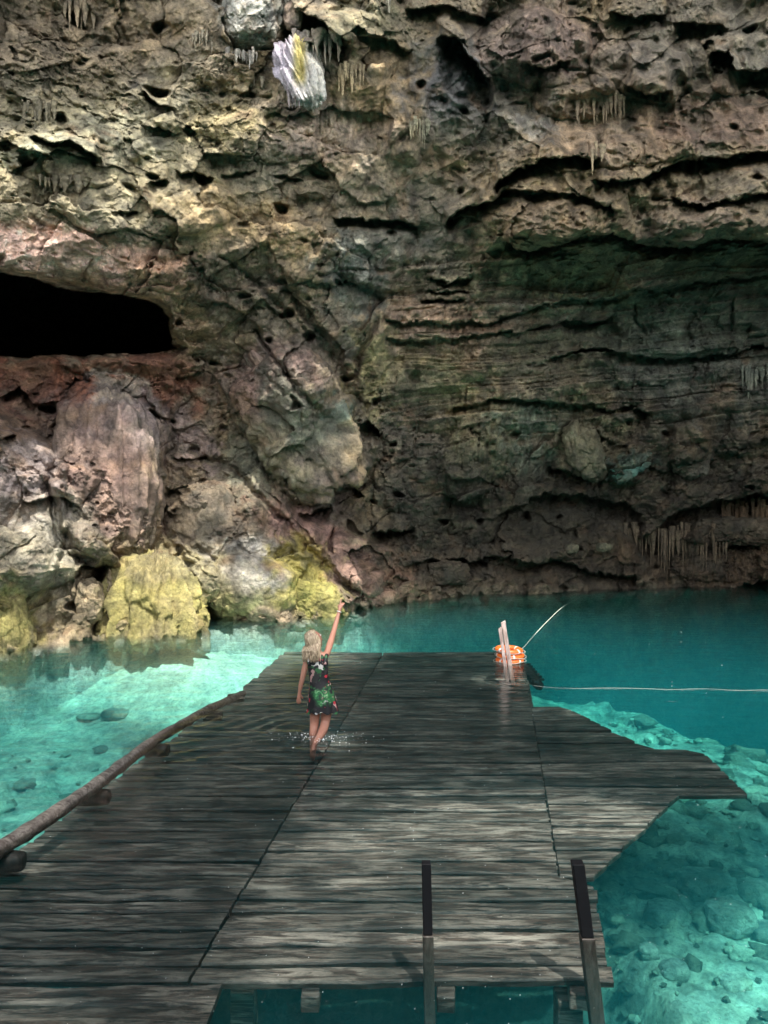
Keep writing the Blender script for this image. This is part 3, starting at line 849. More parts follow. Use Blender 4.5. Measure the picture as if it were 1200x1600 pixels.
# the beams under the planks
def beam(p0, p1, w_, h_, name='joist', mat=None, tone=0.6):
    bm = bmesh.new(); p0, p1 = Vector(p0), Vector(p1)
    d = (p1 - p0); n_ = max(2, int(d.length / 0.3)); t = d.normalized()
    a = t.cross(Vector((0, 0, 1))) if abs(t.z) < 0.9 else Vector((1, 0, 0)); a.normalize(); b = t.cross(a)
    prev = None
    for i in range(n_ + 1):
        c = p0 + d * i / n_ + a * rnd.gauss(0, 0.003)
        ring = [bm.verts.new(c + a * sx * w_ / 2 * rnd.uniform(.94, 1.04) + b * sy * h_ / 2 * rnd.uniform(.94, 1.04) - (deck.location)) for sx, sy in ((-1, -1), (1, -1), (1, 1), (-1, 1))]
        if prev:
            for k in range(4): bm.faces.new((prev[k], prev[(k + 1) % 4], ring[(k + 1) % 4], ring[k]))
        else: bm.faces.new(ring[::-1])
        prev = ring
    bm.faces.new(prev)
    bmesh.ops.bevel(bm, geom=bm.edges[:], offset=0.006, segments=1, affect='EDGES')
    return whole_tone(bm_obj(name, bm, mat or PLANK, deck, smooth=False), tone)
zb = ZD - 0.045 - 0.062
beam((x_jl(4.62), 4.62, zb), (x_jl(13.6), 13.6, zb), 0.14, 0.11, tone=0.35)
beam((x_jr(6.2) , 6.2, zb), (x_jr(10.3), 10.3, zb), 0.14, 0.11)
beam((px(485, 1540, ZD).x, 4.52, zb + .012), (px(560, 1060, ZD).x, 11.8, zb), 0.11, 0.10, tone=0.5)
beam((px(696, 1540, ZD).x, 4.52, zb + .012), (px(715, 1060, ZD).x, 11.8, zb), 0.11, 0.10, tone=0.5)
beam((px(905, 1540, ZD).x, 4.54, zb + .012), (px(815, 1050, ZD).x, 12.2, zb), 0.11, 0.10, tone=1.0)
for (ux, yv) in ((1.13, 4.72), (1.55, 8.5), (2.2, 12.8), (-2.9, 8.2), (-1.7, 12.6), (-0.9, 4.9)):
    beam((ux, yv, zb - 0.05), (ux + 0.02, yv, -2.7), 0.15, 0.15, 'support_post', PLANK, 0.8)
beam((0.95, 4.66, -1.02), (1.35, 4.66, -0.99), 0.06, 0.09, 'cross_brace', PLANK, 0.9)

# the kerb log along the left edge
lp = [(-330,1520,0.02),(-150,1408,0.03),(0,1316,0.02),(70,1272,0.03),(145,1221,0.03),(195,1184,0.02),(240,1151,0.01),(290,1122,0.0),(330,1100,-0.01),(362,1086,-0.02),(381,1077,-0.05)]
lw = [(-330, .14), (0, .135), (130, .125), (235, .10), (330, .09), (381, .055)]
pts = []; rad = []
for (a, b, z) in lp:
    p = px(a, b, z); pts.append(p)
def smooth_path(P, n):
    P = [Vector(p) for p in P]; out = []
    for i in range(len(P) - 1):
        p0, p1, p2, p3 = P[max(i - 1, 0)], P[i], P[i + 1], P[min(i + 2, len(P) - 1)]
        for k in range(n):
            t = k / n
            out.append(0.5 * ((2 * p1) + (p2 - p0) * t + (2 * p0 - 5 * p1 + 4 * p2 - p3) * t * t + (3 * p1 - p0 - 3 * p2 + p3) * t ** 3))
    out.append(P[-1]); return out
sp = smooth_path(pts, 9)
rad = [float(np.interp(i / len(sp), [0, .25, .5, .75, .95, 1], [.066, .063, .058, .052, .045, .036])) * (1 + 0.10 * math.sin(i * 0.9) * rnd.random()) for i in range(len(sp))]
bm = bmesh.new()
tube(bm, [p - deck.location - Vector((0, 0, 0.05)) for p in sp], rad, 14, jit=0.16)
whole_tone(bm_obj('kerb_log', bm, LOGW, deck), 1.0)
for (a, b) in ((10, 1346), (152, 1245), (250, 1172), (336, 1118), (372, 1090)):
    p = px(a, b, -0.16)
    bm = bmesh.new(); k = 0.6 + 0.4 * (b - 1050) / 300
    tube(bm, [p - deck.location + Vector((-0.20 * k, 0.02, -0.02)), p - deck.location + Vector((0.0, 0, 0)), p - deck.location + Vector((0.12 * k, -0.01, 0.005))], [0.062 * k + .02, 0.066 * k + .02, 0.058 * k + .015], 14, jit=0.1)
    whole_tone(bm_obj('log_peg', bm, DARKW, deck), 0.4)

# ------------------------------------------------------------------ stair posts in front of the deck
def stair_post(label, top, wl, bottom, w0, w1):
    base = Vector(bottom)
    r_ = empty('stair_post', base); tag(r_, label, 'post', 'square posts of the stairs into the pool')
    def seg(name, a, b, wa, wb, mat, tone, n_=8):
        bm = bmesh.new(); prev = None
        a, b = Vector(a), Vector(b)
        for i in range(n_ + 1):
            t = i / n_; c = a.lerp(b, t) - base; w_ = (wa + (wb - wa) * t) / 2
            ring = [bm.verts.new(c + Vector((sx * w_ * rnd.uniform(.97, 1.03), sy * w_ * rnd.uniform(.97, 1.03), 0))) for sx, sy in ((-1, -1), (1, -1), (1, 1), (-1, 1))]
            if prev:
                for k in range(4): bm.faces.new((prev[k], prev[(k + 1) % 4], ring[(k + 1) % 4], ring[k]))
            else: bm.faces.new(ring[::-1])
            prev = ring
        bm.faces.new(prev)
        bmesh.ops.bevel(bm, geom=bm.edges[:], offset=0.004, segments=1, affect='EDGES')
        return whole_tone(bm_obj(name, bm, mat, r_, smooth=False), tone)
    seg('shaft', bottom, Vector(wl) - Vector((0, 0, 0.004)), w1 * 1.15, w1, POSTW, 0.32, 12)
    seg('black_top', Vector(wl) + Vector((0, 0, 0.0)), top, w0 * 1.03, w0, BLACK, 1.0)  # black above the water, wood below
bk = N('matte_black'); BLACK = bk.done((0.005, 0.005, 0.006), 0.7, bk.bump(bk.noise(bk.coord(), 30, 4), 0.3, 0.003), spec=0.1)
stair_post('thinner black topped square post standing upright before the deck edge', (0.247, 4.50, 0.436), (0.258, 4.52, 0.01), (0.30, 4.50, -1.9), 0.054, 0.062)
stair_post('thicker black topped square post leaning at the deck corner nearest the viewer', (1.128, 4.48, 0.446), (1.188, 4.50, 0.01), (1.40, 4.46, -1.9), 0.068, 0.078)

# ------------------------------------------------------------------ life rings, stakes and ropes at the far corner
def flat(name, col, rough=0.5, bumps=None, spec=0.5):
    m = N(name); c = m.coord()
    f = m.ramp(m.noise(c, 18, 5, 0.6), [(0.3, 0.78), (0.7, 1.1)])
    cc = m.mix(col, f, 1.0, 'MULTIPLY')
    return m.done(cc, rough, m.bump(m.noise(c, bumps or 60, 4), 0.25, 0.003), spec=spec)
ORANGE = flat('orange_vinyl', (0.85, 0.17, 0.03), 0.4); WHITE = flat('white_canvas', (0.72, 0.70, 0.66), 0.7)
ROPEM = flat('white_rope', (0.62, 0.64, 0.56), 0.8); ROPED = flat('dull_rope', (0.30, 0.34, 0.30), 0.8); ROPEG = flat('green_white_rope', (0.55, 0.66, 0.56), 0.8)
RC = px(797, 1034, 0)
def life_ring(label, z, dx_, tilt):
    r_ = empty('life_ring', (RC.x + dx_, RC.y + 0.04, z)); r_.rotation_euler = (R(tilt), R(tilt * 0.6), rnd.uniform(0, 6))
    tag(r_, label, 'life ring', 'orange life rings stacked at the far deck corner')
    Rr, rr_ = 0.170, 0.048
    def tor(name, mat, k, a0, a1, na, flatn=0.8):
        bm = bmesh.new(); prev = None; first = None
        full = abs(a1 - a0 - 2 * math.pi) < 1e-3
        for i in range(na + (0 if full else 1)):
            a = a0 + (a1 - a0) * i / na
            ring = [bm.verts.new(((Rr + k * math.cos(b)) * math.cos(a), (Rr + k * math.cos(b)) * math.sin(a), flatn * k * math.sin(b))) for b in [2 * math.pi * j / 14 for j in range(14)]]
            if prev:
                for j in range(14): bm.faces.new((prev[j], prev[(j + 1) % 14], ring[(j + 1) % 14], ring[j]))
            else: first = ring
            prev = ring
        if full:
            for j in range(14): bm.faces.new((prev[j], prev[(j + 1) % 14], first[(j + 1) % 14], first[j]))
        else:
            bm.faces.new(first[::-1]); bm.faces.new(prev)
        return bm_obj(name, bm, mat, r_)
    tor('float_body', ORANGE, rr_, 0, 2 * math.pi, 48)
    for q in range(4):
        a = q * math.pi / 2; tor('band', WHITE, rr_ * 1.05, a - 0.075, a + 0.075, 6)
        bm = bmesh.new()
        tube(bm, [((Rr + rr_ + 0.012 + 0.02 * math.sin(math.pi * t)) * math.cos(a + t * math.pi / 2), (Rr + rr_ + 0.012 + 0.02 * math.sin(math.pi * t)) * math.sin(a + t * math.pi / 2), -0.01 * math.sin(math.pi * t)) for t in [i / 8 for i in range(9)]], 0.0035, 6)
        bm_obj('grab_rope', bm, ROPEM, r_)
life_ring('lowest orange life ring of the stack, resting at the water line', 0.02, 0.0, 1)
life_ring('middle orange life ring, squeezed between the two others of the stack', 0.098, 0.01, -2)
life_ring('topmost orange life ring of the stack beside the leaning boards', 0.176, -0.01, 3)

st = empty('mooring_stake', px(796, 1042, 0) + Vector((0, -0.22, -0.32)))
tag(st, 'pair of sun bleached pinkish boards leaning out of the water before the life rings', 'stake')
def board(a, b, w_, t_):
    bm = bmesh.new(); prev = None
    a, b = Vector(a), Vector(b)
    for i in range(7):
        c = a.lerp(b, i / 6) - st.location
        ww = w_ / 2 * rnd.uniform(.93, 1.05)
        ring = [bm.verts.new(c + Vector((sx * ww, sy * t_ / 2, (0.02 * sx if i == 6 else 0)))) for sx, sy in ((-1, -1), (1, -1), (1, 1), (-1, 1))]
        if prev:
            for k in range(4): bm.faces.new((prev[k], prev[(k + 1) % 4], ring[(k + 1) % 4], ring[k]))
        else: bm.faces.new(ring[::-1])
        prev = ring
    bm.faces.new(prev)
    bmesh.ops.bevel(bm, geom=bm.edges[:], offset=0.004, segments=1, affect='EDGES')
    whole_tone(bm_obj('board', bm, PALEW, st, smooth=False), 1.0)
Dm = RC.y - 0.26
board(at(802, 1040 + 30, Dm), at(786, 971, Dm), 0.066, 0.03)
board(at(793, 1040 + 26, Dm - 0.035), at(781, 981, Dm - 0.035), 0.05, 0.028)

def rope(label, P, rad_, mat, name='rope'):
    P = smooth_path(P, 14); base = Vector(P[0]); bm = bmesh.new()
    tube(bm, [p - base for p in P], rad_, 7)
    o = bm_obj(name, bm, mat); o.location = base
    tag(o, label, 'rope'); return o
rope('pale rope slanting up from the life rings to the far dark water', [Vector((RC.x + 0.02, RC.y + 0.0, 0.17)), px(815, 1014, 0.10), px(835, 992, 0.05), px(858, 968, 0.03), px(880, 948, 0.01), px(905, 934, -0.2)], 0.0075, ROPEG)
rope('thin pale rope floating straight across the pool to the right', [px(812, 1046, -0.2), px(822, 1066, -0.03)] + [px(u_, 1074 + 0.012 * (u_ - 830) + 1.0 * math.sin(u_ * 0.05), 0.005) for u_ in range(850, 1500, 50)], 0.0028, ROPED)
bm = bmesh.new()
a, b = px(816, 1042, -0.30), px(843, 1073, -0.45)
tube(bm, [Vector((0, 0, 0)), (b - a) * .3 + Vector((0, 0, .02)), (b - a) * .65, (b - a)], [0.07, 0.085, 0.09, 0.07], 9, jit=0.3)
for q in range(7):
    c = (b - a) * (0.1 + 0.13 * q)
    tube(bm, [c + Vector((-0.09, 0, 0.05)), c + Vector((0.11, 0.02, 0.07))], 0.022, 7, jit=0.2)
o = bm_obj('sunken_stump', bm, DARKW); o.location = a; whole_tone(o)
tag(o, 'dark notched timber sloping down into the water beyond the far deck corner', 'timber')

# ------------------------------------------------------------------ rocks
_ico = {}
def ico(sub):
    if sub not in _ico:
        bm = bmesh.new(); bmesh.ops.create_icosphere(bm, subdivisions=sub, radius=1)
        V = np.array([v.co[:] for v in bm.verts]); Fi = np.array([[v.index for v in f.verts] for f in bm.faces]); bm.free()
        _ico[sub] = (V, Fi)
    return _ico[sub]
def rock(name, label, cat, c, r3, rot=0, seed=1, group=None, tint=None, ts=0.0, sub=6, blocky=1.0, flutes=0.0, tilt=0, colfn=None, taper=0.0):
    V, Fi = ico(sub)
    r3 = np.array(r3)
    P = V * r3
    p = P / max(0.35, float(r3.min())) * 0.9
    f1, e1 = facets(p * 1.2 + seed * 3.1, seed, 0.9)
    f2, e2 = facets(p * 2.9 + seed * 5.7, seed + 9, 0.9)
    d = 1 + blocky * (0.26 * f1 + 0.13 * f2 - 0.05 * np.exp(-e1 / 0.06)) + 0.16 * fbm(p * 1.1 + seed, 5, seed) + 0.05 * fbm(p * 5 + seed, 4, seed + 1)
    if flutes:
        an = np.arctan2(V[:, 1], V[:, 0])
        d = d + flutes * noise(np.stack([an * 6, V[:, 2] * 1.2, V[:, 0] * 0], 1), seed + 2) + flutes * .5 * noise(np.stack([an * 14, V[:, 2] * 2.2, V[:, 0] * 0], 1), seed + 3)
    # squarer silhouette
    sq = np.max(np.abs(V), axis=1) ** 0.35
    P = P * (d / sq)[:, None] * 0.95
    tz = np.clip(P[:, 2] / r3[2] * 0.5 + 0.5, 0, 1.2)
    P[:, :2] *= (1 + 0.25 * taper - taper * tz)[:, None]
    a, t = R(rot), R(tilt)
    Ry = np.array([[math.cos(a), 0, math.sin(a)], [0, 1, 0], [-math.sin(a), 0, math.cos(a)]])
    Rx = np.array([[1, 0, 0], [0, math.cos(t), -math.sin(t)], [0, math.sin(t), math.cos(t)]])
    P = P @ Ry.T @ Rx.T
    W = P + np.array(c)[None]
    u = 600 + W[:, 0] / W[:, 1] * F; v = HOR + (H - W[:, 2]) / W[:, 1] * F
    col = wall_color(u, v, W)
    if tint is not None:
        nz = (0.75 + 1.0 * fbm(W * 2.5, 5, seed + 20))[:, None]
        tm = ts * (0.35 + 0.65 * sstep(-0.22, 0.12, fbm(W * 1.3, 5, seed + 30)))[:, None]
        col = col * (1 - tm) + np.array(tint)[None] * nz * tm
    if colfn is not None: col = colfn(P, W)
    me = np_mesh(name, P, Fi, col)
    o = link(name, me, ROCK); o.location = Vector(c)
    return tag(o, label, cat, group)
def wrock(u, v, hw, hh, label, dd=0.0, seed=1, **kw):
    D = float(base_depth(np.array([float(u)]), np.array([float(v)]))[0]) + dd
    s_ = D / F
    return rock('boulder', label, 'boulder', at(u, v, D), (hw * s_, kw.pop('deep', 0.8) * 0.5 * (hw + hh) * s_, hh * s_), seed=seed, **kw)
wrock(236, 938, 92, 80, 'bright yellow mossy boulder sitting in sunlight at the left water edge', -0.25, 3, blocky=0.75, flutes=0.22, taper=0.5, tint=(0.34, 0.31, 0.10), ts=0.7, tilt=-16)
wrock(12, 985, 44, 62, 'dull yellow mossy boulder at the far left edge of the water', -0.1, 5, blocky=0.5, flutes=0.08, taper=0.5, tint=(0.34, 0.31, 0.12), ts=0.75)
wrock(392, 915, 78, 58, 'pale grey smooth slab with mossy rim leaning at the water edge', -0.1, 7, blocky=0.35, rot=22)
wrock(485, 938, 62, 36, 'yellow green mossy wedge of rock behind the raised arm', -0.1, 8, blocky=0.8, rot=20, tint=(0.40, 0.38, 0.12), ts=0.6)
wrock(475, 665, 82, 122, 'huge tilted block of green and pink rock wedged against the wall', -0.35, 12, blocky=0.9, rot=-32, deep=0.5)
wrock(168, 745, 84, 132, 'tall rounded column of fluted purplish flowstone below the cave mouth', -0.45, 14, blocky=0.25, flutes=0.12, deep=0.7)
wrock(330, 840, 66, 84, 'brown slanting boulder between flowstone column and pink scree', -0.05, 16, blocky=0.7, rot=-25, deep=0.6)
wrock(300, 925, 28, 24, 'small grey green boulder wedged beside the bright yellow one', -0.3, 17)
wrock(140, 940, 20, 36, 'narrow brown rock standing left of the bright yellow boulder', -0.2, 18)
wrock(600, 932, 20, 13, 'small brown rock at the foot of the pink scree', -0.2, 19)
wrock(640, 920, 24, 14, 'dark low rock at the water right of the pink scree', -0.2, 20)
wrock(575, 905, 24, 14, 'reddish rock lying on the pink scree slope', -0.3, 21, tint=(0.34, 0.22, 0.18), ts=0.5)
wrock(530, 890, 20, 11, 'pinkish rock higher up on the scree slope', -0.3, 22, tint=(0.42, 0.28, 0.25), ts=0.5)
wrock(700, 895, 34, 18, 'dark rounded boulder at the foot of the back wall', -0.3, 23)
wrock(893, 857, 13, 8, 'small pale stone on the dark ledge of the back wall', -0.9, 24, tint=(0.20, 0.19, 0.13), ts=0.6, sub=5)
wrock(945, 855, 12, 7, 'smaller olive stone to the right on the dark ledge', -0.9, 25, tint=(0.18, 0.18, 0.12), ts=0.6, sub=5)
wrock(1078, 715, 26, 34, 'pale pointed boulder on the dark right wall', -0.4, 26, rot=8, tint=(0.24, 0.22, 0.18), ts=0.6)
wrock(912, 705, 28, 48, 'olive hanging rock lobe in the middle of the right wall', -0.3, 27, rot=-18, blocky=1.0, tint=(0.24, 0.24, 0.15), ts=0.3)
wrock(985, 728, 36, 17, 'blue green rock fin beside the olive hanging lobe', -0.4, 28, rot=-35, tint=(0.16, 0.36, 0.30), ts=0.7)
wrock(1150, 830, 60, 22, 'brown overhanging ledge rock low on the right wall', -0.5, 29)
wrock(395, 30, 44, 40, 'large pale bluish rock knob hanging from the vault', -0.1, 30, flutes=0.22, blocky=0.8, taper=-0.3, tint=(0.40, 0.43, 0.41), ts=0.3)
wrock(458, 25, 14, 20, 'small pinkish rock nub at the very top beside the dark pocket', -0.3, 31, tint=(0.42, 0.30, 0.24), ts=0.6, sub=5)

def floor_hit(u, v, lift=0.0):
    d = np.arange(3.5, 20, 0.02)
    X = (u - 600) / F * d; Z = H + (HOR - v) / F * d
    fz_ = floor_z(X, d)
    k = np.argmax(Z < fz_ + lift)
    return Vector((X[k], d[k], float(fz_[k])))
GS = 'rocks lying under water on the pool floor'
for i, (u, v, hw, hh, lab, tn) in enumerate([
    (1100, 1392, 50, 26, 'broad flat dark green rock under water, nearest the deck shadow', (0.16, 0.18, 0.14)),
    (1142, 1442, 42, 26, 'dark rounded rock under water lower right of the broad flat one', (0.14, 0.16, 0.13)),
    (1042, 1440, 34, 24, 'grey rock under water between deck corner and the dark rounded one', (0.24, 0.27, 0.21)),
    (1178, 1402, 28, 22, 'grey rock under water near the right edge of the view', (0.20, 0.22, 0.17)),
    (1052, 1522, 24, 16, 'small dark rock under water, lowest of the cluster right of the post', (0.17, 0.20, 0.16)),
    (1014, 1492, 17, 13, 'small pale green rock under water right of the leaning post', (0.26, 0.30, 0.23)),
    (1200, 1462, 34, 12, 'dark rock under water cut off by the right edge', (0.12, 0.14, 0.12)),
    (1150, 1540, 26, 12, 'pale rubble stone under water in the bottom right corner', (0.34, 0.36, 0.27)),
    (1085, 1470, 14, 9, 'little pale stone under water between the darker rocks', (0.36, 0.38, 0.30)),
    (962, 1258, 16, 9, 'pale stone under water in the notch of the deck', (0.45, 0.48, 0.38)),
    (182, 1117, 24, 7, 'flat oval slab under water in the turquoise shallows on the left', (0.24, 0.26, 0.22)),
    (140, 1120, 18, 4, 'thin narrow stone under water beside the flat oval slab', (0.26, 0.28, 0.22)),
    (868, 1092, 40, 15, 'yellowish rock shelf under water beside the far right deck edge', (0.42, 0.36, 0.18)),
    (915, 1062, 22, 5, 'dark thin slab under water beyond the yellowish shelf', (0.18, 0.20, 0.16)),
    (950, 1080, 22, 7, 'flat dark stone under water below the floating rope', (0.16, 0.19, 0.16)),
    (1040, 1120, 30, 6, 'long grey green stone under water right of the sunlit shelf', (0.26, 0.28, 0.22)),
    (985, 1110, 14, 5, 'small angular stone under water in the bright shallows', (0.26, 0.28, 0.22)),
    ]):
    p = floor_hit(u, v)
    s_ = p.y / F
    rock('submerged_rock', lab, 'rock', p + Vector((0, 0, 0.25 * hh * s_)), (hw * s_, hw * s_ * 0.8, hh * s_ * 0.9), seed=60 + i, group=GS, tint=tn, ts=0.85, sub=5, blocky=0.7)

def rubble(label, n_, xr, yr, seed):
    rn = np.random.default_rng(seed)
    V0, F0 = ico(2); Vs, Fs, Cs = [], [], []
    xs = rn.uniform(*xr, n_); ys = rn.uniform(*yr, n_); zs = floor_z(xs, ys)
    for k in range(n_):
        r_ = 0.02 + 0.16 * rn.random() ** 4
        sc = r_ * np.array([rn.uniform(.8, 1.5), rn.uniform(.7, 1.2), rn.uniform(.4, .8)])
        f1, _ = facets(V0 * 1.6 + 7.0 * k, seed, 1.0)
        P = V0 * (1 + 0.9 * f1)[:, None] * sc
        a = rn.uniform(0, 6.28); P = P @ np.array([[math.cos(a), -math.sin(a), 0], [math.sin(a), math.cos(a), 0], [0, 0, 1]])
        Vs.append(P + np.array([xs[k], ys[k], zs[k] + 0.02])); Fs.append(F0 + k * len(V0))
        Cs.append(np.ones((len(V0), 1)) * np.array([[0.26, 0.28, 0.22]]) * rn.choice([0.5, 0.8, 1.0, 1.4, 1.7]))
    me = np_mesh('pool_rubble', np.concatenate(Vs), np.concatenate(Fs), np.concatenate(Cs))
    tag(link('pool_rubble', me, ROCK, smooth=False), label, kind='stuff')
rubble('small broken stones strewn over the pool floor on the right', 1100, (1.8, 8.0), (4.0, 14.5), 5)
rubble('small broken stones strewn over the pool floor on the left', 140, (-7.5, -1.6), (6.0, 12.0), 6)

# ------------------------------------------------------------------ stalactites and flowstone
def cluster(label, u, v, wpx, n_, l0, l1, tint, seed, dd=-0.15, thick=1.0, ragged=0.25, name='stalactite_cluster', cat='stalactites', zfun=None):
    rn = random.Random(seed)
    P0 = wall_at(u, v); D = P0.y + dd; s_ = D / F
    base = at(u, v, D)
    Vs = []; Fs = []
    def cone(px_, py_, pz_, L, r0):
        nonlocal Vs, Fs
        seg, k = 9, 14
        off = sum(len(x) for x in Vs)
        t = np.linspace(0, 1, k)
        rr_ = r0 * (1 - t) ** 0.75 * (1 + 0.12 * np.sin(t * 20 + rn.random() * 6)) + 0.003
        an = np.linspace(0, 2 * math.pi, seg, endpoint=False)
        wob = np.cumsum(np.array([rn.gauss(0, r0 * 0.06) for _ in range(k)]))
        A, Tt = np.meshgrid(an, t)
        X = px_ + wob[:, None] + rr_[:, None] * np.cos(A) * (1 + 0.2 * np.sin(A * 3 + px_ * 40)); Yy = py_ + rr_[:, None] * np.sin(A); Zz = pz_ - L * Tt
        Vs.append(np.stack([X.ravel(), Yy.ravel(), Zz.ravel()], 1))
        i = np.arange(k * seg).reshape(k, seg); j = np.roll(i, -1, 1)
        Fs.append(np.stack([i[:-1].ravel(), i[1:].ravel(), j[1:].ravel(), j[:-1].ravel()], 1) + off)
    for q in range(n_):
        t = (q + rn.random() * 0.9) / n_ - 0.5
        L = (l0 * 0.6 + (l1 * 1.15 - l0 * 0.6) * rn.random() ** 1.8) * s_ * (1 - ragged * abs(t))
        top_ = rn.uniform(0.0, 0.5) * l0 * s_ + (zfun(t) * s_ if zfun else 0)
        r0 = thick * max(0.012, 0.75 * wpx * s_ / n_) * rn.choice([0.5, 0.7, 0.9, 1.2, 1.9])
        cone(t * wpx * s_, rn.gauss(0, 0.06) + 0.05, top_ + 0.1, L + 0.1, r0)
    V = np.concatenate(Vs); Fi = np.concatenate(Fs)
    V = V + 0.012 * np.stack([noise(V * 14, seed), noise(V * 14, seed + 1), V[:, 0] * 0], 1)
    W = V + np.array(base)[None]
    if callable(tint): col = tint(V / s_, W)
    else: col = np.array(tint)[None] * (1 + 0.9 * fbm(W * np.array([5, 5, 1.5]), 4, seed))[:, None]
    if not callable(tint): col = 0.55 * col + 0.45 * wall_color(600 + W[:, 0] / W[:, 1] * F, HOR + (H - W[:, 2]) / W[:, 1] * F, W)
    me = np_mesh(name, V, Fi, col)
    o = link(name, me, ROCK); o.location = base
    return tag(o, label, cat)
cluster('dark stubby stalactites hanging above the black crevice at upper left', 58, 170, 50, 9, 14, 34, (0.10, 0.09, 0.07), 1)
cluster('single thick dark stalactite with a blunt tip at upper left', 57, 185, 14, 3, 30, 40, (0.05, 0.05, 0.045), 2, thick=1.2)
cluster('tan curtain of stalactites at the top left edge of the vault', 125, 10, 46, 12, 18, 44, (0.32, 0.26, 0.19), 3)
cluster('short stalactite stubs under the small ledge left of the pale knob', 314, 60, 30, 9, 8, 18, (0.30, 0.28, 0.22), 4)
cluster('fringe of white dripping stalactites under the pale bluish knob', 375, 88, 52, 18, 8, 22, (0.55, 0.52, 0.48), 5)
cluster('tan fringe of fine stalactites right of the glowing drapery', 548, 112, 42, 13, 10, 42, (0.50, 0.40, 0.25), 6)
cluster('pale olive tuft of stalactites alone on the grey wall', 655, 198, 32, 13, 18, 38, (0.38, 0.38, 0.26), 7, thick=0.8)
cluster('short tan stone column bridging the black crevice on the right', 934, 240, 15, 3, 22, 34, (0.42, 0.34, 0.22), 8, thick=1.4, dd=-0.4)
cluster('thin pale strand of stalactite at the top centre', 606, -10, 8, 3, 24, 44, (0.55, 0.52, 0.44), 9)
cluster('dark small stalactites in the middle of the left wall', 95, 285, 70, 12, 8, 26, (0.14, 0.12, 0.09), 10)
cluster('wide brown curtain of stalactites low on the right wall by the water', 1060, 835, 170, 46, 28, 70, (0.16, 0.12, 0.08), 11, dd=-0.3)
cluster('brown stalactite fringe at the far right edge above the water', 1165, 800, 80, 20, 40, 90, (0.18, 0.12, 0.07), 12, dd=-0.3)
cluster('grey stalactites at the right edge of the banded wall', 1184, 585, 50, 12, 24, 56, (0.20, 0.21, 0.17), 13)
cluster('grey stub stalactites over the dark pocket near the top', 395, 130, 40, 8, 6, 16, (0.4, 0.36, 0.3), 14)
cluster('pale flowstone fringe on the brown bulge at upper right', 935, 155, 90, 22, 14, 46, (0.34, 0.27, 0.19), 15, thick=0.9, dd=-0.05)
cluster('pinkish grey stalactite teeth under the cream ledge by the dark pocket', 492, 62, 80, 14, 22, 42, (0.48, 0.42, 0.36), 16, thick=1.3, dd=-0.1)
def drape_col(q, W):
    n_ = fbm(W * 4, 4, 77)
    f = np.clip((q[:, 0] + 20) / 40, 0, 1)[:, None]
    c = np.array([[0.50, 0.45, 0.52]]) * (1 - f) + np.array([[0.80, 0.76, 0.70]]) * f
    yel = (sstep(-14, -2, q[:, 0]) * (1 - sstep(4, 16, q[:, 0])) * sstep(-38, -10, q[:, 2]))[:, None] * 0.9
    c = c * (1 - yel) + np.array([[0.60, 0.50, 0.16]]) * yel
    return c * (1 + 0.5 * n_)[:, None]
def drape(label, u, v, hw, hh, fn, seed, rot=0, dd=-0.45):
    P0 = wall_at(u, v); D = P0.y + dd; s_ = D / F
    return rock('flowstone_drapery', label, 'flowstone', at(u, v, D), (hw * s_, hw * s_ * 0.9, hh * s_), rot=rot, seed=seed, taper=-0.5, blocky=0.45, flutes=0.42, colfn=lambda P_, W: fn(P_ / s_, W))
drape('glowing white and yellow flowstone drapery lit by the sun near the top', 470, 118, 26, 52, drape_col, 17, rot=-22)
drape('pale smooth flowstone lobe right behind the glowing drapery', 489, 112, 13, 34, lambda q, W: np.array([[0.56, 0.51, 0.45]]) * (1 + 0.5 * fbm(W * 4, 4, 78))[:, None], 18, rot=-8, dd=-0.25)
cluster('row of lavender drip stones along the lower left rim of the glowing drapery', 462, 150, 26, 9, 10, 26, (0.55, 0.48, 0.56), 19, dd=-0.55)

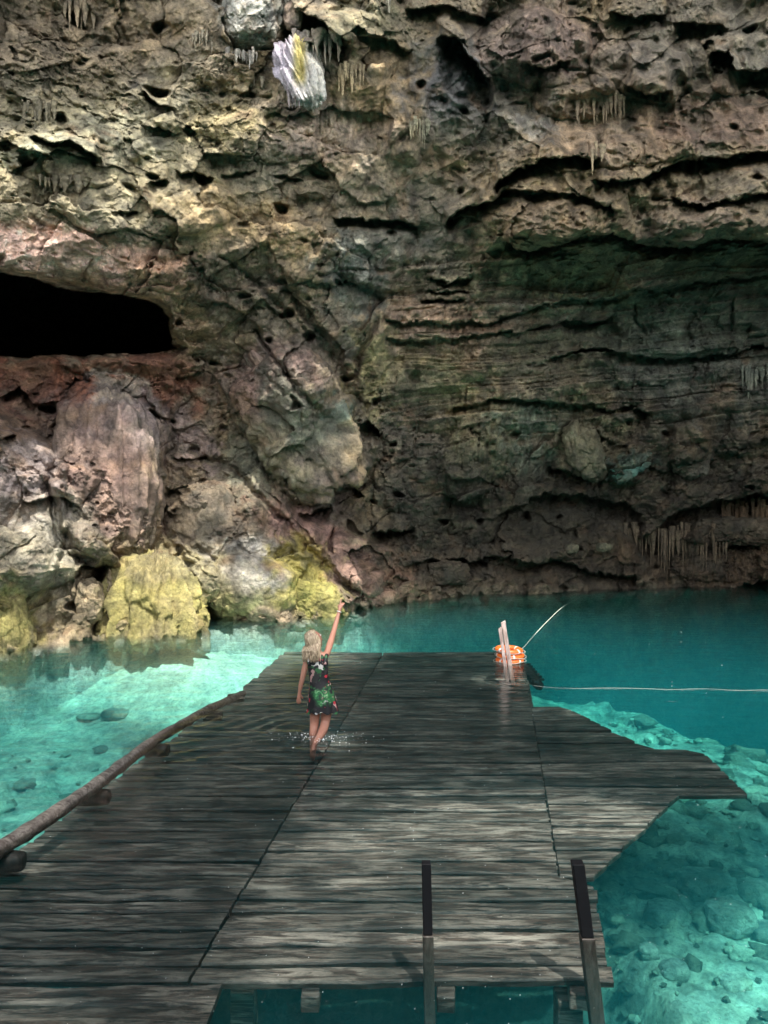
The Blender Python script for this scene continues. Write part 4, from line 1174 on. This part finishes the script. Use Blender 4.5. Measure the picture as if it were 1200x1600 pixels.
# ------------------------------------------------------------------ the woman
def woman():
    base = Vector((WOM.x, WOM.y, ZD))
    root = empty('person', base)
    tag(root, 'blonde woman in a short floral dress wading on the deck and pointing up', 'person')
    S = WOM.y / F
    def q(u, v, dy=0.0):     # picture position -> place in her own frame
        return Vector(((u - 500) * S, dy, H + (HOR - v) * S - ZD))
    verts = []; rads = []; edges = []
    def add(p, r, parent=None):
        verts.append(p); rads.append(r if isinstance(r, tuple) else (r, r))
        if parent is not None: edges.append((parent, len(verts) - 1))
        return len(verts) - 1
    pelvis = add(q(501, 1092, 0), (0.085, 0.080))
    waist = add(q(498, 1062, -0.01), (0.070, 0.065), pelvis)
    chest = add(q(496, 1040, 0.0), (0.070, 0.068), waist)
    collar = add(q(495, 1026, 0.0), (0.055, 0.055), chest)
    neck = add(q(492, 1014, 0.015), (0.042, 0.042), collar)
    skull = add(q(490, 1006, 0.02), (0.05, 0.06), neck)
    # arms
    ls = add(q(481, 1029, 0.0), 0.042, collar)
    la = add(q(476, 1045, 0.0), 0.036, ls)
    le = add(q(472, 1062, 0.01), 0.030, la)
    lf = add(q(469, 1074, 0.03), 0.027, le)
    lw_ = add(q(467, 1084, 0.05), 0.019, lf)
    lh = add(q(466, 1089, 0.055), (0.026, 0.015), lw_)
    rs = add(q(510, 1024, 0.0), 0.043, collar)
    ra = add(q(516, 1005, 0.02), 0.038, rs)
    re = add(q(521, 988, 0.04), 0.031, ra)
    rf = add(q(525, 973, 0.07), 0.028, re)
    rw = add(q(529, 958, 0.10), 0.019, rf)
    rh = add(q(531, 952, 0.11), (0.026, 0.016), rw)
    # legs: the left one stands, the right one trails back with the foot sweeping
    lt = add(q(492, 1104, 0.0), 0.070, pelvis)
    lk = add(q(491, 1132, 0.03), 0.052, lt)
    lc = add(q(490, 1143, 0.0), 0.052, lk)
    la2 = add(Vector((-0.075, -0.02, 0.09)), 0.034, lc)
    lfo = add(Vector((-0.085, 0.08, 0.035)), (0.042, 0.026), la2)
    add(Vector((-0.09, 0.15, 0.02)), (0.034, 0.016), lfo)
    rt = add(q(511, 1104, 0.03), 0.071, pelvis)
    rk = add(q(508, 1130, 0.02), 0.053, rt)
    rc = add(q(505, 1140, -0.06), 0.052, rk)
    ra2 = add(q(498, 1147, -0.22), 0.033, rc)
    rfo = add(q(495, 1151, -0.30), (0.040, 0.028), ra2)
    add(q(492, 1158, -0.34), (0.034, 0.018), rfo)
    # fingers of the hanging hand (slightly curled) and of the pointing hand
    for k, (ox, L) in enumerate(((-0.020, 0.058), (-0.007, 0.066), (0.006, 0.062), (0.018, 0.050))):
        a = add(verts[lh] + Vector((ox * 0.9, 0.004, -0.042)), 0.0095, lh)
        b = add(verts[lh] + Vector((ox * 1.05, 0.014, -0.042 - L * 0.55)), 0.0085, a)
        add(verts[lh] + Vector((ox * 1.05, 0.034, -0.042 - L * 0.9)), 0.007, b)
    a = add(verts[lh] + Vector((0.030, 0.02, -0.012)), 0.011, lh); b = add(verts[lh] + Vector((0.040, 0.034, -0.045)), 0.009, a)
    d = (verts[rh] - verts[rw]).normalized()
    # index straight up
    a = add(verts[rh] + d * 0.045 + Vector((-0.018, 0, 0)), 0.0098, rh); b = add(verts[rh] + d * 0.078 + Vector((-0.019, 0.004, 0)), 0.0088, a); add(verts[rh] + d * 0.108 + Vector((-0.020, 0.006, 0)), 0.0072, b)
    for ox in (-0.004, 0.010, 0.022):       # folded fingers
        a = add(verts[rh] + d * 0.040 + Vector((ox, 0, 0)), 0.0098, rh); b = add(verts[rh] + d * 0.052 + Vector((ox + .002, 0.028, 0)), 0.0092, a); add(verts[rh] + d * 0.020 + Vector((ox + .002, 0.036, 0)), 0.0080, b)
    a = add(verts[rh] + d * 0.012 + Vector((-0.030, 0.012, 0)), 0.011, rh); add(verts[rh] + d * 0.036 + Vector((-0.026, 0.034, 0)), 0.009, a)
    me = bpy.data.meshes.new('body_skeleton'); me.from_pydata([tuple(v) for v in verts], edges, []); me.update()
    o = bpy.data.objects.new('body_tmp', me); scn.collection.objects.link(o)
    sk = o.modifiers.new('skin', 'SKIN'); sk.use_smooth_shade = True
    sv = me.skin_vertices[0].data
    for i, r_ in enumerate(rads): sv[i].radius = r_
    sv[0].use_root = True
    sb = o.modifiers.new('sub', 'SUBSURF'); sb.levels = 2; sb.render_levels = 2
    dg = bpy.context.evaluated_depsgraph_get()
    me2 = bpy.data.meshes.new_from_object(o.evaluated_get(dg))
    bpy.data.objects.remove(o)
    # ---- head, merged into the same mesh
    bm = bmesh.new(); bm.from_mesh(me2)
    hb = bmesh.new(); bmesh.ops.create_icosphere(hb, subdivisions=4, radius=1)
    hc = q(491, 1000, 0.025)
    face = Vector((0.62, 0.55, 0.52)).normalized()      # she looks up to the right
    side = face.cross(Vector((0, 0, 1))).normalized(); up = side.cross(face).normalized()
    for v_ in hb.verts:
        f, s_, z_ = v_.co.y, v_.co.x, v_.co.z
        k = 1.0
        wd = 0.070 * (1 - 0.22 * max(0, -z_) ** 1.5)
        fd = 0.088; hd = 0.108
        X, Yy, Zz = s_ * wd, f * fd, z_ * hd
        if f > 0.3:
            Yy -= 0.010 * (f - 0.3)
            nose = math.exp(-((s_ / 0.16) ** 2) - ((z_ + 0.12) / 0.20) ** 2); Yy += 0.026 * nose
            for e in (-1, 1): Yy -= 0.009 * math.exp(-(((s_ - e * 0.38) / 0.16) ** 2) - ((z_ - 0.06) / 0.10) ** 2)
            Yy += 0.006 * math.exp(-((s_ / 0.28) ** 2) - ((z_ + 0.48) / 0.07) ** 2) + 0.005 * math.exp(-((s_ / 0.28) ** 2) - ((z_ + 0.62) / 0.06) ** 2)
            Yy += 0.010 * math.exp(-((s_ / 0.3) ** 2) - ((z_ + 0.88) / 0.16) ** 2)
        v_.co = hc + side * X + face * Yy + up * Zz
    tmp = bpy.data.meshes.new('t'); hb.to_mesh(tmp); hb.free(); bm.from_mesh(tmp); bpy.data.meshes.remove(tmp)
    for e in (-1, 1):      # ears
        eb = bmesh.new(); bmesh.ops.create_icosphere(eb, subdivisions=2, radius=1)
        for v_ in eb.verts: v_.co = hc + side * (e * 0.070 + v_.co.x * 0.008) + face * (v_.co.y * 0.018 - 0.004) + up * (v_.co.z * 0.03)
        tmp = bpy.data.meshes.new('t'); eb.to_mesh(tmp); eb.free(); bm.from_mesh(tmp); bpy.data.meshes.remove(tmp)
    mb = N('skin'); cc = mb.mix((0.40, 0.20, 0.14), (0.32, 0.145, 0.10), mb.noise(mb.coord(), 9, 4))
    SK = mb.done(cc, 0.5, None, 0.4, Subsurface__Weight=0.08, Subsurface__Scale=0.02)
    me3 = bpy.data.meshes.new('body'); bm.to_mesh(me3); bm.free()
    # one continuous surface
    ob = link('body', me3, SK, root)
    rm = ob.modifiers.new('remesh', 'REMESH'); rm.mode = 'VOXEL'; rm.voxel_size = 0.0045; rm.use_smooth_shade = True
    dg = bpy.context.evaluated_depsgraph_get()
    me4 = bpy.data.meshes.new_from_object(ob.evaluated_get(dg)); ob.modifiers.clear(); ob.data = me4; me4.name = 'body'
    if not me4.materials: me4.materials.append(SK)
    # eyes and mouth
    EY = flat('eye_white', (0.7, 0.68, 0.65), 0.2)
    for e in (-1, 1):
        bb = bmesh.new(); bmesh.ops.create_uvsphere(bb, u_segments=12, v_segments=8, radius=0.0105)
        for v_ in bb.verts: v_.co += hc + side * e * 0.027 + face * 0.0725 + up * 0.007
        bm_obj('eye', bb, EY, root)
    LP = flat('lips', (0.5, 0.16, 0.14), 0.4)
    bb = bmesh.new(); bmesh.ops.create_uvsphere(bb, u_segments=12, v_segments=8, radius=1)
    for v_ in bb.verts: v_.co = hc + side * v_.co.x * 0.021 + face * (0.076 + v_.co.y * 0.006) + up * (-0.056 + v_.co.z * 0.007)
    bm_obj('mouth', bb, LP, root)
    # ---- hair: a cap and long locks down to the shoulder blades
    m = N('blonde_hair'); c = m.coord((60, 60, 3))
    HAIR = m.done(m.mix((0.17, 0.11, 0.065), (0.52, 0.41, 0.28), m.ramp(m.noise(c, 2.0, 4, 0.6), [(0.38, 0.0), (0.62, 1.0)])), 0.42, m.bump(m.noise(c, 3, 3), 0.6, 0.004), spec=0.5)
    bb = bmesh.new(); bmesh.ops.create_icosphere(bb, subdivisions=5, radius=1)
    dele = []
    for v_ in bb.verts:
        f, s_, z_ = v_.co.y, v_.co.x, v_.co.z
        if f > 0.38 + 0.25 * (z_ < 0.2) * 0 and z_ < 0.72: dele.append(v_)
        rg = 1 + 0.03 * math.sin(math.atan2(s_, -f) * 26 + z_ * 3)
        v_.co = hc + side * s_ * 0.084 * rg + face * (f * 0.100 - 0.010) * rg + up * (z_ * 0.122)
    bmesh.ops.delete(bb, geom=dele, context='VERTS')
    rh_ = random.Random(4)
    for k in range(300):
        an = rh_.uniform(-1.75, 1.75)       # round the back of the head
        e0 = rh_.uniform(0.1, 0.95)
        cx_, cf_ = math.sin(an), -math.cos(an)
        p0 = hc + side * cx_ * 0.070 * math.sqrt(1 - e0 * e0 * .6) + face * (cf_ * 0.085 * math.sqrt(1 - e0 * e0 * .6) - 0.01) + up * (0.118 * e0)
        p1 = hc + side * cx_ * 0.090 + face * (cf_ * 0.106 - 0.01) + up * -0.01
        zt = q(0, rh_.uniform(1018, 1032)).z
        bx = (p1.x - hc.x) * 1.0 + rh_.gauss(0, 0.010) - 0.012
        p2 = Vector((hc.x + bx * 0.95, min(p1.y, hc.y + 0.03) - 0.03 + rh_.gauss(0, .008), (p1.z + zt) / 2 + 0.01))
        p3 = Vector((hc.x + bx * 1.0 + rh_.gauss(0, .008), -0.115 + 0.5 * abs(bx) + rh_.gauss(0, .008), zt))
        pth = smooth_path([p0, p1, p2, p3], 4)
        n_ = len(pth); r_ = rh_.uniform(0.004, 0.008)
        tube(bb, pth, [r_ * (0.6 + 0.5 * math.sin(math.pi * min(1, i / n_ * 0.9 + 0.1))) * (1 if i < n_ - 2 else 0.4) for i in range(n_)], 6)
    me = bpy.data.meshes.new('hair'); bb.to_mesh(me); bb.free(); link('hair', me, HAIR, root)
    # ---- dress
    m = N('floral_dress'); c = m.coord()
    vn = m.n('ShaderNodeTexVoronoi', Scale=17.0, Randomness=1.0)
    wn = m.n('ShaderNodeTexNoise', Scale=7.0, Detail=3.0); m.l(c, wn.inputs['Vector'])
    m.l(m.mix(c, wn.outputs[1], 0.18, 'LINEAR_LIGHT'), vn.inputs['Vector'])
    sp_ = m.n('ShaderNodeSeparateColor'); m.l(vn.outputs['Color'], sp_.inputs[0])
    pr = m.ramp(sp_.outputs[0], [(0.0, (0.008, 0.008, 0.010)), (0.56, (0.28, 0.02, 0.03)), (0.64, (0.02, 0.02, 0.02)), (0.76, (0.34, 0.20, 0.19)), (0.83, (0.02, 0.08, 0.03)), (0.94, (0.42, 0.40, 0.38))], 'CONSTANT')
    grn = m.ramp(m.noise(c, 16, 5, 0.7, 1.5), [(0.36, (0.01, 0.05, 0.02)), (0.48, (0.01, 0.09, 0.03)), (0.57, (0.04, 0.20, 0.06)), (0.68, (0.30, 0.40, 0.26))])
    sx = m.n('ShaderNodeSeparateXYZ'); m.l(c, sx.inputs[0])
    zc = H + (HOR - 1085) * S - ZD
    gm = m.n('ShaderNodeVectorMath', _operation='DISTANCE'); m.l(m.mix(c, wn.outputs[1], 0.12, 'LINEAR_LIGHT'), gm.inputs[0]); gm.inputs[1].default_value = (0.045, -0.08, zc)
    gf = m.ramp(gm.outputs['Value'], [(0.07, 1.0), (0.12, 0.0)])
    gb = m.ramp(m.noise(c, 22, 3, 0.6, 1.0), [(0.42, 0.25), (0.50, 1.0)])
    gf = m.mix((0, 0, 0), gf, gb)
    DR = m.done(m.mix(pr, grn, gf), 0.6, m.bump(m.noise(c, 20, 3), 0.2, 0.004), spec=0.3)
    secs = [  # v, centre u, half width, half depth
        (1021.5, 499, 0.080, 0.040), (1027, 497, 0.098, 0.068), (1034, 496.5, 0.112, 0.083), (1044, 497, 0.112, 0.088), (1054, 498, 0.104, 0.082), (1063, 499, 0.103, 0.082),
        (1072, 500.5, 0.118, 0.096), (1082, 502, 0.138, 0.115), (1092, 503, 0.150, 0.125), (1102, 503.5, 0.160, 0.128), (1111, 504, 0.172, 0.132)]
    bb = bmesh.new(); rings = []; NS = 56
    for i, (v, cu, hw, hd) in enumerate(secs):
        cpt = q(cu, v); ring = []; t = i / (len(secs) - 1)
        for k in range(NS):
            a = 2 * math.pi * k / NS
            fold = 1 + 0.05 * max(0, t - 0.45) * 2 * math.sin(a * 9 + 1.2 * math.sin(a * 2)) + 0.012 * math.sin(a * 5 + i)
            ring.append(bb.verts.new(cpt + Vector((math.cos(a) * hw * fold, math.sin(a) * hd * fold, 0.008 * math.sin(a * 3) * t - (0.012 * math.sin(a * 9) * (t > .95))))))
        rings.append(ring)
    for i in range(len(rings) - 1):
        for k in range(NS): bb.faces.new((rings[i][k], rings[i + 1][k], rings[i + 1][(k + 1) % NS], rings[i][(k + 1) % NS]))
    # shoulder straps
    for (u0, u1) in ((484, 482), (508, 511)):
        a = q(u0, 1036, -0.085); b = q(u1, 1023.5, -0.005) + Vector((0, 0, 0.012)); c_ = q(u0, 1036, 0.08)
        pth = smooth_path([a, a.lerp(b, 0.6) + Vector((0, -0.02, 0.012)), b, c_.lerp(b, 0.6) + Vector((0, 0.02, 0.012)), c_], 4)
        tube(bb, pth, 0.021, 8)
    bmesh.ops.recalc_face_normals(bb, faces=bb.faces)
    me = bpy.data.meshes.new('dress'); bb.to_mesh(me); bb.free(); dr = link('dress', me, DR, root)
    sdm = dr.modifiers.new('sub', 'SUBSURF'); sdm.levels = 1; sdm.render_levels = 2
    # bracelet
    bb = bmesh.new(); p = verts[rw]; t = (verts[rh] - verts[rw]).normalized(); a = t.orthogonal().normalized(); b = t.cross(a)
    tube(bb, [p + (a * math.cos(x) + b * math.sin(x)) * 0.024 for x in [2 * math.pi * i / 18 for i in range(19)]], 0.005, 6)
    bm_obj('bracelet', bb, flat('beads', (0.75, 0.70, 0.62), 0.3), root)
woman()

# ------------------------------------------------------------------ splashes at her legs
DROP = N('water_drop')
g2 = DROP.n('ShaderNodeBsdfGlass', IOR=1.33, Roughness=0.02); g2.inputs['Color'].default_value = (1, 1, 1, 1)
DROP.l(g2.outputs[0], DROP.out.inputs['Surface'])
FOAM = N('foam').done((0.85, 0.87, 0.87), 0.35, None, 0.6)
bb = bmesh.new(); rd = random.Random(9)
for k in range(190):
    a = rd.uniform(-0.3, math.pi + 0.4) + math.pi; rr_ = abs(rd.gauss(0.0, 0.16)) + 0.07
    p = Vector((WOM.x + 0.03 + math.cos(a) * rr_ * 1.5, WOM.y - 0.15 + math.sin(a) * rr_ * 0.8, abs(rd.gauss(0.015, 0.035)) + 0.003))
    s_ = 0.0014 + 0.0045 * rd.random() ** 2.5
    bmesh.ops.create_icosphere(bb, subdivisions=1, radius=s_, matrix=Matrix.Translation(p) @ Matrix.Diagonal((1.5, 1, 0.9, 1)))
me = bpy.data.meshes.new('splash_droplets'); bb.to_mesh(me); bb.free()
tag(link('splash_droplets', me, FOAM), 'white droplets splashing round the wading woman', 'splash', kind='stuff')
bb = bmesh.new()
for k in range(260):
    u = rd.uniform(0, 1200); v = rd.uniform(985, 1600)
    p = px(u, v, 0.001); s_ = rd.uniform(0.0010, 0.0022) * p.y / 4.5
    bmesh.ops.create_icosphere(bb, subdivisions=1, radius=s_, matrix=Matrix.Translation(p) @ Matrix.Diagonal((1.4, 1, 0.5, 1)))
me = bpy.data.meshes.new('floating_specks'); bb.to_mesh(me); bb.free()
tag(link('floating_specks', me, FOAM), 'tiny pale specks of dust floating on the water', 'specks', kind='stuff')
